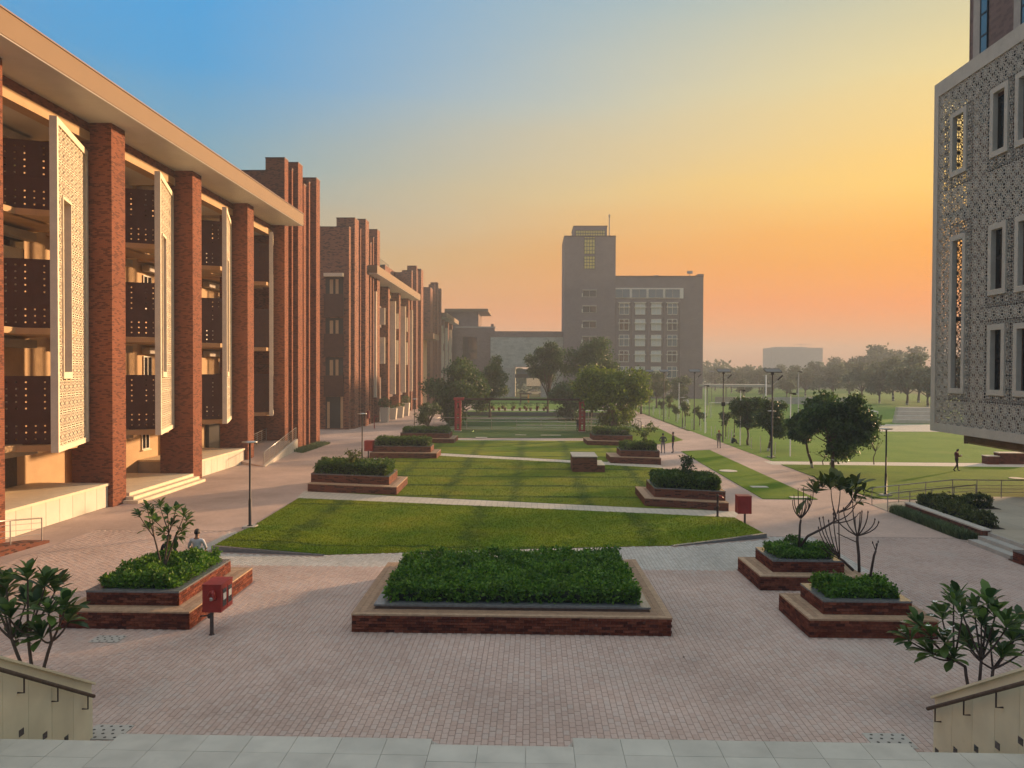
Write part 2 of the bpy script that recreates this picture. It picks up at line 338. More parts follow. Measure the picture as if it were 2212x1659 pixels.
M['stone_tile'] = rndmat('landing_stone', [(0,(.45,.42,.355)), (.5,(.48,.45,.38)), (1,(.51,.48,.405))], .65, .35, (2.2,.14), bump=.1, stain=(1.1,.56,(.36,.335,.28),.5))
M['cream_wall'] = rndmat('stair_wall_stone', [(0,(.68,.61,.42)), (1,(.74,.67,.47))], .75, .3, (1.6,.12), bump=.1, stain=(.8,.6,(.52,.45,.29),.45))
M['paver'] = rndmat('clay_paver', [(0,(.45,.325,.265)), (.25,(.48,.35,.29)), (.6,(.50,.372,.31)), (.85,(.51,.39,.33)), (1,(.48,.38,.325))], .8, .3, (.35,.18), bump=.25, stain=(.16,.56,(.49,.425,.37),.6))
M['paver_grey'] = rndmat('grey_paver', [(0,(.43,.40,.35)), (.5,(.48,.45,.40)), (1,(.52,.49,.44))], .8, .3, (.5,.14), bump=.25)
M['joint'] = plain('paver_joint', (.34,.255,.21), .95, .25, 5)
M['paving'] = pavemat('paving_far', (.47,.34,.275), (.51,.375,.305), .21, .13, .006, (.39,.285,.235))
M['path'] = pavemat('path_pavers', (.50,.45,.36), (.57,.51,.41), .3, .3, .012, (.34,.30,.25), .14)
M['concrete_path'] = plain('concrete_path', (.58,.52,.43), .8, .1, .7, .1)
M['terrace'] = pavemat('terrace_paving', (.46,.39,.29), (.52,.45,.34), 1.6, 1.6, .012, (.3,.26,.2), .15)
SE = [(1, 4.05, 53.0, .55, .5, 1.0), (0, 3.9, 1.0, .62, 1.4, .8)]
M['lawn'] = lawnmat('lawn', (.096,.165,.003), (.185,.21,.010), SE)
M['lawn_front'] = lawnmat('lawn_front', (.098,.178,.002), (.19,.23,.006), [(1, 9.5, 35.2, .28, 1.2, .85), (0, 7.5, -6.3, .7, 2.0, .7)])
M['lawn_plain'] = lawnmat('lawn_plain', (.070,.155,.003), (.125,.2,.006))
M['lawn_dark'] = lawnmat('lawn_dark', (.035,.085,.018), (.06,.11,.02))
M['field'] = lawnmat('field_grass', (.085,.19,.016), (.13,.225,.026))
M['rough_ground'] = lawnmat('rough_ground', (.10,.13,.035), (.17,.16,.06))
M['blade'] = leafmat('grass_blade', (.075,.155,.005), (.17,.215,.012), .4, .7)
M['hedge'] = leafmat('hedge_leaf', (.032,.115,.006), (.15,.28,.022), .4, .5)
M['hedge2'] = leafmat('hedge_leaf_light', (.030,.08,.008), (.12,.19,.025), .4, .5)
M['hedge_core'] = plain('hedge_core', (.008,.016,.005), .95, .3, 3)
M['leaf_dark'] = leafmat('leaf_dark', (.026,.062,.014), (.085,.145,.035), .42, .45)
M['leaf_mid'] = leafmat('leaf_mid', (.045,.085,.02), (.12,.17,.04), .45, .45)
M['leaf_bright'] = leafmat('leaf_bright', (.035,.08,.01), (.19,.26,.03), .4, .45)
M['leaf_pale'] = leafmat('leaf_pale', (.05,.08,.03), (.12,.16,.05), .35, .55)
M['leaf_far_hazed'] = leafmat('leaf_far_hazed', (.075,.105,.055), (.125,.16,.08), .3, .6)  # leaf tone paled to put extra haze on distant trees
M['frangi'] = leafmat('frangipani_leaf', (.018,.055,.010), (.11,.19,.035), .4, .3)
M['frangi_warm'] = leafmat('frangipani_leaf_warm', (.035,.06,.012), (.12,.14,.03), .4, .35)
M['reedy'] = leafmat('ground_cover', (.06,.10,.035), (.17,.22,.09), .35, .6)
M['shrub_red'] = leafmat('shrub_bronze', (.05,.08,.014), (.16,.17,.04), .4, .5)
M['lamp_glow'] = plain('lamp_glow', (.8,.8,.75), .5, 0)
M['lamp_glow'].node_tree.nodes['Principled BSDF'].inputs['Emission Color'].default_value = (1,.95,.85,1); M['lamp_glow'].node_tree.nodes['Principled BSDF'].inputs['Emission Strength'].default_value = 1.0
M['bark'] = plain('bark', (.10,.066,.045), .9, .3, 9, .3)
M['bark_dark'] = plain('bark_dark', (.055,.032,.025), .85, .3, 9, .3)
M['whitewash'] = plain('whitewash', (.62,.60,.54), .85, .15, 8)
M['flower'] = plain('white_flower', (.82,.80,.72), .6, 0)
M['soil'] = plain('soil', (.06,.04,.028), .95, .3, 5, .3)
M['terracotta'] = plain('terracotta', (.16,.07,.04), .8, .2, 5)
M['solar'] = plain('solar_panel', (.035,.03,.035), .3, .1, 3)
M['car_white'] = plain('car_white', (.75,.75,.73), .3, 0)
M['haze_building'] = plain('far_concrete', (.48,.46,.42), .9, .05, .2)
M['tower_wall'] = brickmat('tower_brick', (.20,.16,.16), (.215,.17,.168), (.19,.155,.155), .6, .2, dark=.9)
M['white_brick'] = brickmat('white_brick', (.45,.46,.40), (.50,.50,.44), (.36,.37,.33), 1.2, .5, dark=.9)
M['sky_tint_glass'] = glassmat('sky_tint_glass', (.72,.58,.12), .25)  # sky light coming through is put into the pane colour
M['skin'] = plain('skin', (.26,.14,.085), .6, .08, 20)
M['hair'] = plain('hair', (.012,.009,.008), .6, .2, 30)

# ------------------------------------------------------------------ ground
def sheet(name, poly, z, mat, th=0.0):
    mb = MB()
    if th: mb.prism(poly, z-th, z)
    else: mb.add([(p[0], p[1], z) for p in poly], [tuple(range(len(poly)))])
    return struct(mb.build(name, mat))
def G2(px, py, z=0.0):
    v = GZ(px, py, z); return (v.x, v.y)
def inpoly(x, y, poly):
    c = False; n = len(poly)
    for i in range(n):
        x0, y0 = poly[i][:2]; x1, y1 = poly[(i+1) % n][:2]
        if (y0 > y) != (y1 > y) and x < (x1-x0)*(y-y0)/(y1-y0)+x0: c = not c
    return c
sheet('ground', [(-700,-60),(700,-60),(700,1380),(-700,1380)], -.03, M['rough_ground'])
mb = MB()
for x0, x1, y0, y1 in ((-26,18.9,13.0,92.0),(-26,-11.2,92.0,215),(13.2,18.4,92.0,170),(18.9,40,24,43.3)):
    mb.quad((x0,y0,0),(x1,y0,0),(x1,y1,0),(x0,y1,0))
struct(mb.build('paving', M['paving']))

# lawns: corners read off the photograph, laid on the ground
lawnA = [G2(461,1190), G2(702,1199), G2(1152,1186), G2(1450,1179), G2(1651,1161), G2(1611,1137), G2(1586,1119), G2(1391,1110), G2(1152,1099), G2(645,1077)]
lawnB = [G2(855,1072), G2(1152,1086), G2(1400,1098), (9.7,39.2), (9.7,50), G2(1443,1019), G2(1431,1012), G2(1312,1005), G2(1234,1000.4), G2(951,985.3), (-12.6,59.9), (-12.6,44.3)]
lawnC = [G2(951,979), G2(1234,994.4), G2(1312,998), G2(1330,985), (9.3,70.6), G2(1268,953), G2(988,951.5), (-12.6,73.6), (-12.6,63)]
lawnD = [G2(985,946), G2(1268,946.5), (8.8,80.5), (8.8,91.4), (-10.8,91.4), (-10.8,79)]
def lawn_prism(name, poly, mat, z=.035): return sheet(name, poly, z, mat, .1)
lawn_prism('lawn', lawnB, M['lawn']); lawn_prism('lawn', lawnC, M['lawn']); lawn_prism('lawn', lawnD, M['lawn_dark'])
# the front lawn rises a little to its two front corners, behind low kerbs
kl, kr = Vector(lawnA[0]), Vector(lawnA[4])
def lawnA_z(x, y):
    a = max(0, 1-(Vector((x, y))-kl).length/4.6); b = max(0, 1-(Vector((x, y))-kr).length/4.2)
    return .03+.22*a*(2-a)*.75+.18*b*(2-b)*.75
def grid_fill(poly, step, zf):
    bm = bmesh.new(); f = bm.faces.new([bm.verts.new((p[0], p[1], 0)) for p in poly])
    xs = [p[0] for p in poly]; ys = [p[1] for p in poly]
    def cut(ax, lo, hi):
        t = lo+step
        while t < hi:
            co = [0,0,0]; no = [0,0,0]; co[ax] = t; no[ax] = 1
            bmesh.ops.bisect_plane(bm, geom=bm.verts[:]+bm.edges[:]+bm.faces[:], plane_co=co, plane_no=no); t += step
    cut(0, min(xs), max(xs)); cut(1, min(ys), max(ys))
    for v in bm.verts: v.co.z = zf(v.co.x, v.co.y)
    # skirt
    be = [e for e in bm.edges if len(e.link_faces) == 1]
    r = bmesh.ops.extrude_edge_only(bm, edges=be)
    for v in r['geom']:
        if isinstance(v, bmesh.types.BMVert): v.co.z = -.02
    bmesh.ops.recalc_face_normals(bm, faces=bm.faces[:])
    me = bpy.data.meshes.new('lawn'); bm.to_mesh(me); bm.free(); return me
me = grid_fill(lawnA, .7, lawnA_z); me.materials.append(M['lawn_front']); struct(place(me, 'lawn', (0,0,0)))
def kerb(name, a, b, ha, hb, w=.16):
    a, b = Vector(a), Vector(b); d = (b-a).normalized(); n = Vector((d.y, -d.x))
    poly = [a+n*w, b+n*w, b-n*.02, a-n*.02]
    mb = MB(); mb.prism([tuple(p) for p in poly], -.02, 0, top=[ha, hb, hb, ha]); return struct(mb.build(name, M['granite']))
kerb('kerb', lawnA[0], lawnA[1], lawnA_z(*lawnA[0])+.03, .03); kerb('kerb', lawnA[3], lawnA[4], .03, lawnA_z(*lawnA[4])+.03)
# right-hand verge, lawn by the pitch, playing field
tl = [(12.75,42.9),(15.75,42.9),(15.9,69.6),(13.1,68.2)]
lawn_prism('lawn', tl, M['lawn_plain'])
lawn_prism('lawn', [G2(1418,923), G2(1475,951), (12.6,75), (9.7,75), (9.5,92), (13.0,96)], M['lawn_plain'])
rl = [(18.9,59.0),(18.9,45.2),(19.6,43.2),(75,43.2),(75,57.2)]
lawn_prism('lawn', rl, M['lawn_plain'], .03)
sheet('field', [(18.9,61.3),(90,60.6),(140,330),(18.2,330)], .012, M['field'], .02)
sheet('path', [(18.2,59.0),(90,57.2),(90,60.5),(18.2,61.2)], .008, M['concrete_path'])
# cross paths between the lawns
def strip(a, b, c, d): sheet('path', [a, b, c, d], .01, M['path'])
strip(G2(640,1076), G2(1590,1119), (10.4,39.0), (-13.2,44.6))
strip((-13.0,60.2), G2(951,985.5), G2(951,978.8), (-13.0,62.8)); strip(G2(951,985.5), G2(1240,1000.6), G2(1240,994.2), G2(951,978.8)); strip(G2(1240,1000.6), G2(1440,1013), G2(1420,1003), G2(1240,994.2))
strip((-12.8,75.0), (9.6,75.0), (9.6,78.6), (-12.8,78.6))
# lawn and stone terraces behind the railing, then the far lawn
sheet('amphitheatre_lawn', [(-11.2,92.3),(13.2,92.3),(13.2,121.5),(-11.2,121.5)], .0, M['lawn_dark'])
mb = MB()
for i, y in enumerate((99.5, 107, 113)): mb.box(-10.9 if i else -2, 12.6, y, y+.3, 0, .10)
struct(mb.build('terrace_step', M['concrete_path']))
mb = MB(); mb.box(-11.2, 13.2, 121.5, 122.2, 0, .55); struct(mb.build('retaining_kerb', M['granite']))
sheet('far_lawn', [(-11.2,122.2),(13.2,122.2),(14,205),(-11.2,205)], .05, M['field'], .1)
sheet('path', [(-11.2,136.5),(13.2,136.5),(13.2,139.2),(-11.2,139.2)], .07, M['concrete_path'])
sheet('path', [(-11.2,196),(14,192),(14,195),(-11.2,199.5)], .07, M['concrete_path'])

# grass blades standing on the nearer lawns
def blades(name, poly, n, zf, mat, h=(.025,.06), seed=1):
    r = random.Random(seed); xs = [p[0] for p in poly]; ys = [p[1] for p in poly]; vs = []; fs = []
    c = 0
    while c < n:
        y = min(ys)+(max(ys)-min(ys))*r.random()**1.35; x = r.uniform(min(xs), max(xs))
        if not inpoly(x, y, poly): continue
        z = zf(x, y)-.005; a = r.uniform(0, 2*PI); w = r.uniform(.008,.018); hh = r.uniform(*h); lx, ly = r.uniform(-.04,.04), r.uniform(-.04,.04)
        b = len(vs); vs += [(x-math.cos(a)*w, y-math.sin(a)*w, z), (x+math.cos(a)*w, y+math.sin(a)*w, z), (x+lx, y+ly, z+hh)]; fs.append((b,b+1,b+2)); c += 1
    m = MB(); m.v = vs; m.f = fs; m.m = [0]*len(fs)
    o = m.build(name, M[mat]); o['kind'] = 'stuff'; return o
o = blades('grass', lawnA, 90000, lawnA_z, 'lawn_front', seed=3); tag(o, 'short green grass blades standing on the front lawn', 'grass')
o = blades('grass', lawnB, 60000, lambda x, y: .035, 'lawn', seed=4); tag(o, 'short olive grass blades standing on the lawn of crossing seams', 'grass')

# ------------------------------------------------------------------ foreground pavers
PLANTERS = {}      # name -> lower outline; the pavers stop at them
PLANTERS['centre'] = [(-4.8,20.45),(3.73,20.45),(3.6,26.8),(-4.86,26.0)]
PLANTERS['left'] = [(-12.75,20.45),(-9.2,20.45),(-9.2,25.15),(-12.75,25.15)]
PLANTERS['right_front'] = [(7.35,20.5),(10.7,20.5),(10.7,22.85),(7.3,22.85)]
PLANTERS['right_back'] = [(7.35,24.9),(10.7,24.9),(10.7,27.4),(7.3,27.4)]
PLANTERS['right_edge'] = [(18.05,26.2),(21.0,26.2),(21.0,29.3),(17.85,29.4)]
paveroot = bpy.data.objects.new('paver_field', None)
def lay_pavers():
    r = random.Random(5); near = []; rest = []
    kerbL = [lawnA[0], lawnA[1], (lawnA[1][0], lawnA[1][1]-.3), (lawnA[0][0]-.2, lawnA[0][1]-.3)]
    kerbR = [lawnA[3], lawnA[4], (lawnA[4][0]+.2, lawnA[4][1]-.25), (lawnA[3][0], lawnA[3][1]-.25)]
    blocks = list(PLANTERS.values())+[lawnA, kerbL, kerbR]
    bbs = [(min(p[0] for p in b), max(p[0] for p in b), min(p[1] for p in b), max(p[1] for p in b)) for b in blocks]
    W_, L_, J = .13, .21, .007
    nx = int(37.0/(W_)); ny = int(19.5/L_)
    for i in range(nx):
        x = -19+i*W_
        seam = J*(2.4 if i % 25 == 12 else 1)
        for j in range(ny):
            y = 13.6+j*L_+(L_/2 if i % 2 else 0)
            cx, cy = x+W_/2, y+L_/2
            if abs(cx) > cy*.80+1: continue
            bad = False
            for b, bb in zip(blocks, bbs):
                if bb[0]-.15 < cx < bb[1]+.15 and bb[2]-.15 < cy < bb[3]+.15 and (inpoly(x, y, b) or inpoly(x+W_, y+L_, b) or inpoly(x+W_, y, b) or inpoly(x, y+L_, b) or inpoly(cx, cy, b)): bad = True; break
            if bad: continue
            dz = r.uniform(-.0025,.0025)
            grey = (cy > 27.35+.25*math.sin(cx*.7)*0 and -13.0 < cx < 12.0)
            e = (cx, cy, dz, r.uniform(-.012,.012), seam, grey)
            px, py = proj((cx, cy, 0))
            vis = 30 < px < 2180 and py < 1588 or (940 < px < 1235 and py < 1608)
            if vis and 215 < px < 2000: near.append(e)
            else: rest.append(e)
    near.sort(key=lambda e: e[1]+abs(e[0])*.12)
    rest += near[300:]; near = near[:300]
    def pm(mb, cx, cy, z, a, J):
        w, l = (W_-J)/2, (L_-.007)/2; ca, sa = math.cos(a), math.sin(a); bv = .006
        P = lambda u, v, zz: (cx+u*ca-v*sa, cy+u*sa+v*ca, zz)
        b = [P(-w,-l,.0), P(w,-l,.0), P(w,l,.0), P(-w,l,.0)]
        t = [P(-w+bv,-l+bv,z), P(w-bv,-l+bv,z), P(w-bv,l-bv,z), P(-w+bv,l-bv,z)]
        mb.add(b+t, [(4,5,6,7),(0,1,5,4),(1,2,6,5),(2,3,7,6),(3,0,4,7)], 0)
    b1 = MB(); b2 = MB()
    for cx, cy, dz, a, J_, g in rest: pm(b2 if g else b1, cx, cy, .016+dz, a, J_)
    mb = MB()
    mb.quad((-19.2,13.5,.004),(18.1,13.5,.004),(18.1,33.3,.004),(-19.2,33.3,.004))
    root = struct(mb.build('paver_bed', M['joint']))
    # trim the bed to the paved wedge
    me = MB().add([(-12,13.5,.004),(12,13.5,.004),(18.1,22,.004),(18.1,33.2,.004),(-19,33.2,.004),(-19,23,.004)], [(0,1,2,3,4,5)]).mesh('paver_bed', M['joint']); root.data = me
    for nm, bb, mt in (('paver', b1, M['paver']), ('paver', b2, M['paver_grey'])):
        o = bb.build(nm, mt, root); o['kind'] = 'stuff'
    tm = MB(); pm(tm, 0, 0, .016, 0, J); pme = tm.mesh('paver', M['paver'])
    for cx, cy, dz, a, J_, g in near: place(pme, 'paver', (cx, cy, dz), root, (0,0,a))
lay_pavers()

# ------------------------------------------------------------------ entrance stairs in the foreground
LZ = 1.5
ly0 = G2(400,1588,LZ)[1]; ly1 = G2(1100,1612,LZ)[1]; ly2 = G2(1700,1603,LZ)[1]
nx0 = G2(935,1592,LZ)[0]; nx1 = G2(1237,1598,LZ)[0]
lyl = G2(100,1599,LZ)[1]; lyr = G2(2060,1627,LZ)[1]; nxl = G2(252,1592,LZ)[0]; nxr = G2(1968,1612,LZ)[0]
root = MB().prism([(-8.3,4),(7.4,4),(7.4,lyr),(nxr,lyr),(nxr,ly2),(nx1,ly2),(nx1,ly1),(nx0,ly1),(nx0,ly0),(nxl,ly0),(nxl,lyl),(-8.3,lyl)], .0, LZ-.03).build('stair_landing', M['grey_concrete']); struct(root)
def tiles():
    r = random.Random(8); tw, td = .70, .50
    for (xa, xb, yf) in ((-8.3, nxl, lyl), (nxl, nx0, ly0), (nx0, nx1, ly1), (nx1, nxr, ly2), (nxr, 7.4, lyr)):
        y = yf+.02
        first = True
        while y > 8.0:
            y0 = y-td; n = max(1, round((xb-xa)/tw)); w = (xb-xa)/n
            for i in range(n):
                x = xa+i*w
                place(MB().box(.003, w-.003, .003, td-.003, -.03, r.uniform(-.001,.001)).mesh('stone_tile', M['stone_tile']), 'stone_tile', (x, y0, LZ), root)
            y = y0
tiles()
for xa, xb, yf in ((nxl+.04, nx0-.05, ly0), (nx1+.05, nxr-.04, ly2)):
    st = MB()
    for k in range(1, 10):
        st.box(xa, xb, yf, yf+.28*k, LZ-.15*(k+1)+.0, LZ-.15*k)
    struct(st.build('stair', M['grey_concrete']))
def stair_wall(side, X, e0, e1, r0, r1, brs, lights, label):
    """stone-clad side wall of the stairs; e0/e1: its top edge at the foot and at the picture's edge"""
    p0, p1 = GX(*e0, X), GX(*e1, X); sl = (p1.z-p0.z)/(p1.y-p0.y); yb = p0.y; yt = 8.2
    zt = lambda y: p0.z+sl*(y-yb)
    t = thing('stair_wall', label, 'stair wall', (X, yb, 0)); sg = -1 if side == 'l' else 1
    xo = X+sg*.24
    core = MB(); a, b = (X+sg*.02, xo) if sg > 0 else (xo, X+sg*.02)
    core.add([(a,yb,0),(b,yb,0),(b,yt,0),(a,yt,0),(a,yb,zt(yb)),(b,yb,zt(yb)),(b,yt,zt(yt)),(a,yt,zt(yt))], [(0,3,2,1),(4,5,6,7),(0,1,5,4),(1,2,6,5),(2,3,7,6),(3,0,4,7)])
    core.build('wall_core', M['cream_wall'], t)
    y = yb
    while y > yt+.3:
        y2 = max(yt, y-.62); g = .004
        pm = MB(); x0, x1 = (X, X+.02) if sg > 0 else (X-.02, X)
        ya, yc = y2+g, y-g
        pm.add([(x0,ya,.0),(x1,ya,.0),(x1,yc,.0),(x0,yc,.0),(x0,ya,zt(ya)-.16),(x1,ya,zt(ya)-.16),(x1,yc,zt(yc)-.16),(x0,yc,zt(yc)-.16)], [(0,3,2,1),(4,5,6,7),(0,1,5,4),(1,2,6,5),(2,3,7,6),(3,0,4,7)])
        pm.build('stone_panel', M['cream_wall'], t); y = y2
    cp = MB(); x0, x1 = sorted((X-sg*.035, xo+sg*.03)); o = .05
    cp.add([(x0,yb+o,zt(yb+o)),(x1,yb+o,zt(yb+o)),(x1,yt,zt(yt)),(x0,yt,zt(yt)),(x0,yb+o,zt(yb+o)+.045),(x1,yb+o,zt(yb+o)+.045),(x1,yt,zt(yt)+.045),(x0,yt,zt(yt)+.045)], [(0,3,2,1),(4,5,6,7),(0,1,5,4),(1,2,6,5),(2,3,7,6),(3,0,4,7)])
    cp.build('coping', M['cream_wall'], t)
    xr = X-sg*.11; q0, q1 = GX(*r0, xr), GX(*r1, xr); dv = (q1-q0)
    hr = MB().tube([q0, q0+dv*.5, q0+dv*2.4], .033, 10).build('handrail', M['bark'], t, True)
    for bx, by in brs:
        q = GX(bx, by, xr); k = (q.y-q0.y)/dv.y; top = q0+dv*k
        MB().tube([top-Vector((0,0,.02)), top-Vector((0,0,.27)), (X, top.y, top.z-.27)], .013, 6).build('rail_bracket', M['bark_dark'], t)
    for lx, ly in lights:
        q = GX(lx, ly, X); x0, x1 = sorted((X-sg*.006, X+sg*.01))
        MB().box(x0, x1, q.y-.06, q.y+.06, q.z-.055, q.z+.055).build('step_light', M['dark_glass'], t)
stair_wall('l', -8.3, (200,1478), (0,1423), (203,1504), (0,1446), [(190,1505),(125,1484),(52,1462)], [(46,1582),(97,1589),(143,1596)], 'cream stone stair side wall with a handrail, at the left edge of the picture')
stair_wall('r', 7.4, (2017,1508), (2212,1448), (2004,1531), (2212,1475), [(2020,1530),(2082,1513),(2152,1493)], [(2024,1624),(2064,1622),(2109,1618),(2155,1611),(2205,1601)], 'cream stone stair side wall with a handrail, at the right edge of the picture')

# perforated covers in the paving
def drain_cover(px, py, w, d, label):
    p = GZ(px, py); t = thing('drain_cover', label, 'drain cover', (p.x, p.y, .016), 0, 'perforated covers in the paving')
    MB().box(-w/2, w/2, -d/2, d/2, 0, .014).build('plate', M['grey_concrete'], t, local=True)
    hm = MB().lathe((0,0,0), [(.03,0),(.03,.002)], 8).mesh('drain_hole', M['interior'])
    for i in range(4):
        for j in range(4): place(hm, 'drain_hole', (-w/2+w*(i+.5)/4+(.05 if j % 2 else -.02), -d/2+d*(j+.5)/4, .0145), t, local=True)
drain_cover(233,1382,.75,.5,'perforated grey drain cover in front of the brick planter on the left')
drain_cover(232,1584,.75,.6,'perforated grey drain cover at the foot of the left stair wall')
drain_cover(1922,1603,.8,.6,'perforated grey drain cover at the foot of the right stair wall')

# ------------------------------------------------------------------ the long brick building on the left
PX = -21.3; PITCH = 9.33
def perforated(w, h, holes, hs=.075):
    """sheet in (u, v) with square holes left out; returns verts, faces"""
    us = sorted(set([0, w]+[round(u-hs/2, 4) for u, v in holes]+[round(u+hs/2, 4) for u, v in holes]))
    vs_ = sorted(set([0, h]+[round(v-hs/2, 4) for u, v in holes]+[round(v+hs/2, 4) for u, v in holes]))
    hol = {(round(u-hs/2,4), round(v-hs/2,4)) for u, v in holes}
    V = []; F = []; idx = {}
    def vid(i, j, k):
        if (i,j,k) not in idx: idx[(i,j,k)] = len(V); V.append((us[i], k*.02, vs_[j]))
        return idx[(i,j,k)]
    for i in range(len(us)-1):
        for j in range(len(vs_)-1):
            if (us[i], vs_[j]) in hol: continue
            F.append((vid(i,j,0), vid(i+1,j,0), vid(i+1,j+1,0), vid(i,j+1,0)))
            F.append((vid(i,j,1), vid(i,j+1,1), vid(i+1,j+1,1), vid(i+1,j,1)))
    return V, F
PAR_W = 4.05
hl = [(PAR_W-.28-.38*i, v) for i in range(10) for v in (2.85,2.55,2.25,1.95,1.65) if not (i == 2 or (i > 6 and v < 2))]+[(PAR_W-.28-.38*i, v) for i in range(10) for v in (.25,.55,.85)]
_pv, _pf = perforated(PAR_W, 3.1, hl)
_pm = MB(); _pm.add(_pv, _pf); _pm.box(0, PAR_W, -.01, .05, 3.1, 3.14); _pm.box(0, PAR_W, -.015, .04, 1.48, 1.5); _pm.box(PAR_W, PAR_W+.04, -.01, 1.0, 0, 3.12)
PARAPET = _pm.mesh('balcony_parapet', M['metal_brown'])

def bars_mesh(name, bars, w, th, mat):
    """bars: ((u0,v0),(u1,v1)) laid in the u-v plane, v up; u along x, thickness along y"""
    mb = MB()
    for (a, b) in bars:
        d = Vector((b[0]-a[0], b[1]-a[1])); l = d.length
        if l < 1e-5: continue
        d /= l; n = Vector((-d.y, d.x))*w/2; e = d*w*.25
        c = [(a[0]-e.x+n.x, a[1]-e.y+n.y), (a[0]-e.x-n.x, a[1]-e.y-n.y), (b[0]+e.x-n.x, b[1]+e.y-n.y), (b[0]+e.x+n.x, b[1]+e.y+n.y)]
        vs = [(u, 0, v) for u, v in c]+[(u, th, v) for u, v in c]
        mb.add(vs, [(0,1,2,3),(7,6,5,4),(0,4,5,1),(1,5,6,2),(2,6,7,3),(3,7,4,0)])
    return mb
def circ(cx, cy, r, n, a0=0): return [(cx+r*math.cos(a0+2*PI*k/n), cy+r*math.sin(a0+2*PI*k/n)) for k in range(n)]
def jaali_bars(s):
    h = s/2; B = []
    o = circ(h, h, s*.40, 12); i_ = circ(h, h, s*.17, 8)
    B += [(o[k], o[(k+1) % 12]) for k in range(12)]+[(i_[k], i_[(k+1) % 8]) for k in range(8)]
    for k in range(8): a = 2*PI*k/8; B.append(((h+s*.17*math.cos(a), h+s*.17*math.sin(a)), (h+s*.40*math.cos(a), h+s*.40*math.sin(a))))
    for sx in (0, 1):
        for sy in (0, 1): B.append(((h+(sx-.5)*s*.56, h+(sy-.5)*s*.56), (sx*s, sy*s)))
    B += [((0,0),(s,0)), ((0,0),(0,s))]
    return B
def star_bars(s):
    h = s/2; B = []
    for k in range(12):
        a = 2*PI*k/12; c, s_ = math.cos(a), math.sin(a); r = h/max(abs(c), abs(s_)); B.append(((h, h), (h+r*c, h+r*s_)))
    o = circ(h, h, s*.37, 12, PI/12)
    B += [(o[k], o[(k+1) % 12]) for k in range(12)]
    for cx, cy, dx, dy in ((0,0,1,1),(s,0,-1,1),(s,s,-1,-1),(0,s,1,-1)):
        for fx, fy in ((1,.42),(.42,1)): B.append(((cx,cy), (cx+dx*fx*s*.24, cy+dy*fy*s*.24)))
        B.append(((cx,cy), (cx+dx*s*.3, cy)))
        B.append(((cx,cy), (cx, cy+dy*s*.3)))
    return B
JT = .743
JTILE = bars_mesh('screen_tile', jaali_bars(JT), .05, .03, M['jaali']).mesh('screen_tile', M['jaali'])

def jaali_screen(b, y_near, tiles=True):
    """pivoted lattice screen standing off the facade of a bay; y_near: Y of its outer edge"""
    near = Vector((-20.72, y_near, 0)); far = Vector((-22.5, y_near+5.4, 0))
    u = (far-near).normalized(); L_ = 5.7; n = Vector((u.y, -u.x, 0)); up = Vector((0,0,1)); z0, z1 = 3.35, 18.0
    scr = bpy.data.objects.new('jaali_screen', None); C.objects.link(scr); scr.parent = b
    scr.location = near-wloc(b); scr.rotation_euler = (0, 0, math.atan2(u.y, u.x))
    # local frame: x along the screen, y inwards (away from the street), z up
    f = MB(); d0, d1 = -.04, .26
    f.box(0, .24, d0, d1, z0, z1); f.box(L_-.24, L_, d0, d1, z0, z1); f.box(.24, L_-.24, d0, d1, z0, z0+.25); f.box(.24, L_-.24, d0, d1, z1-.3, z1)
    s0, s1 = .24+JT, .24+3*JT; zs0, zs1 = z0+.25+4*JT, z0+.25+15*JT; fw = .09
    f.box(s0, s0+fw, d0, d1, zs0, zs1); f.box(s1-fw, s1, d0, d1, zs0, zs1); f.box(s0+fw, s1-fw, d0, d1, zs0, zs0+.3); f.box(s0+fw, s1-fw, d0, d1, zs1-.12, zs1)
    f.build('screen_frame', M['jaali'], scr, local=True)
    cells = [(i, j) for i in range(7) for j in range(19) if not (i in (1, 2) and 4 <= j < 15)]
    if tiles:
        for i, j in cells: place(JTILE, 'screen_tile', (.24+i*JT, .03, z0+.25+j*JT), scr, local=True)
    else:
        m = MB(); src = bars_mesh('t', jaali_bars(JT), .05, .03, M['jaali'])
        for i, j in cells: m.add([(x+.24+i*JT, y+.03, z+z0+.25+j*JT) for x, y, z in src.v], src.f)
        o = m.build('screen_tile', M['jaali'], scr, local=True); o['kind'] = 'stuff'
    # thin back-sheet seen through the tracery
    return scr

def double_door(b, y, z, w=1.9, h=2.35, x=-25.46, name='door'):
    d = MB(); d.box(x-.02, x+.05, y-w/2-.08, y+w/2+.08, z+h, z+h+.08); d.box(x-.02, x+.05, y-w/2-.08, y-w/2, z, z+h); d.box(x-.02, x+.05, y+w/2, y+w/2+.08, z, z+h)
    d.box(x-.03, x+.02, y-w/2, y-.006, z+.01, z+h); d.box(x-.03, x+.02, y+.006, y+w/2, z+.01, z+h)
    o = d.build(name, M['door_white'], b)
    MB().box(x-.035, x+.045, y-w/2-.16, y+w/2+.16, z+h+.082, z+h+.55).build('transom', M['dark_glass'], o)
    for s in (-1, 1): MB().box(x-.03, x+.06, y+s*(w/2+.12)-.039, y+s*(w/2+.12)+.039, z, z+h+.08).build('door_frame', M['bark'], o)
    for s in (-1, 1):
        MB().box(x+.021, x+.026, y+s*.48-.07, y+s*.48+.07, z+1.1, z+1.75).build('vision_panel', M['dark_glass'], o)
        MB().tube([(x+.03, y+s*.1, z+.85), (x+.08, y+s*.1, z+.85), (x+.08, y+s*.1, z+1.15), (x+.03, y+s*.1, z+1.15)], .014, 6).build('handle', M['black_metal'], o)
    return o
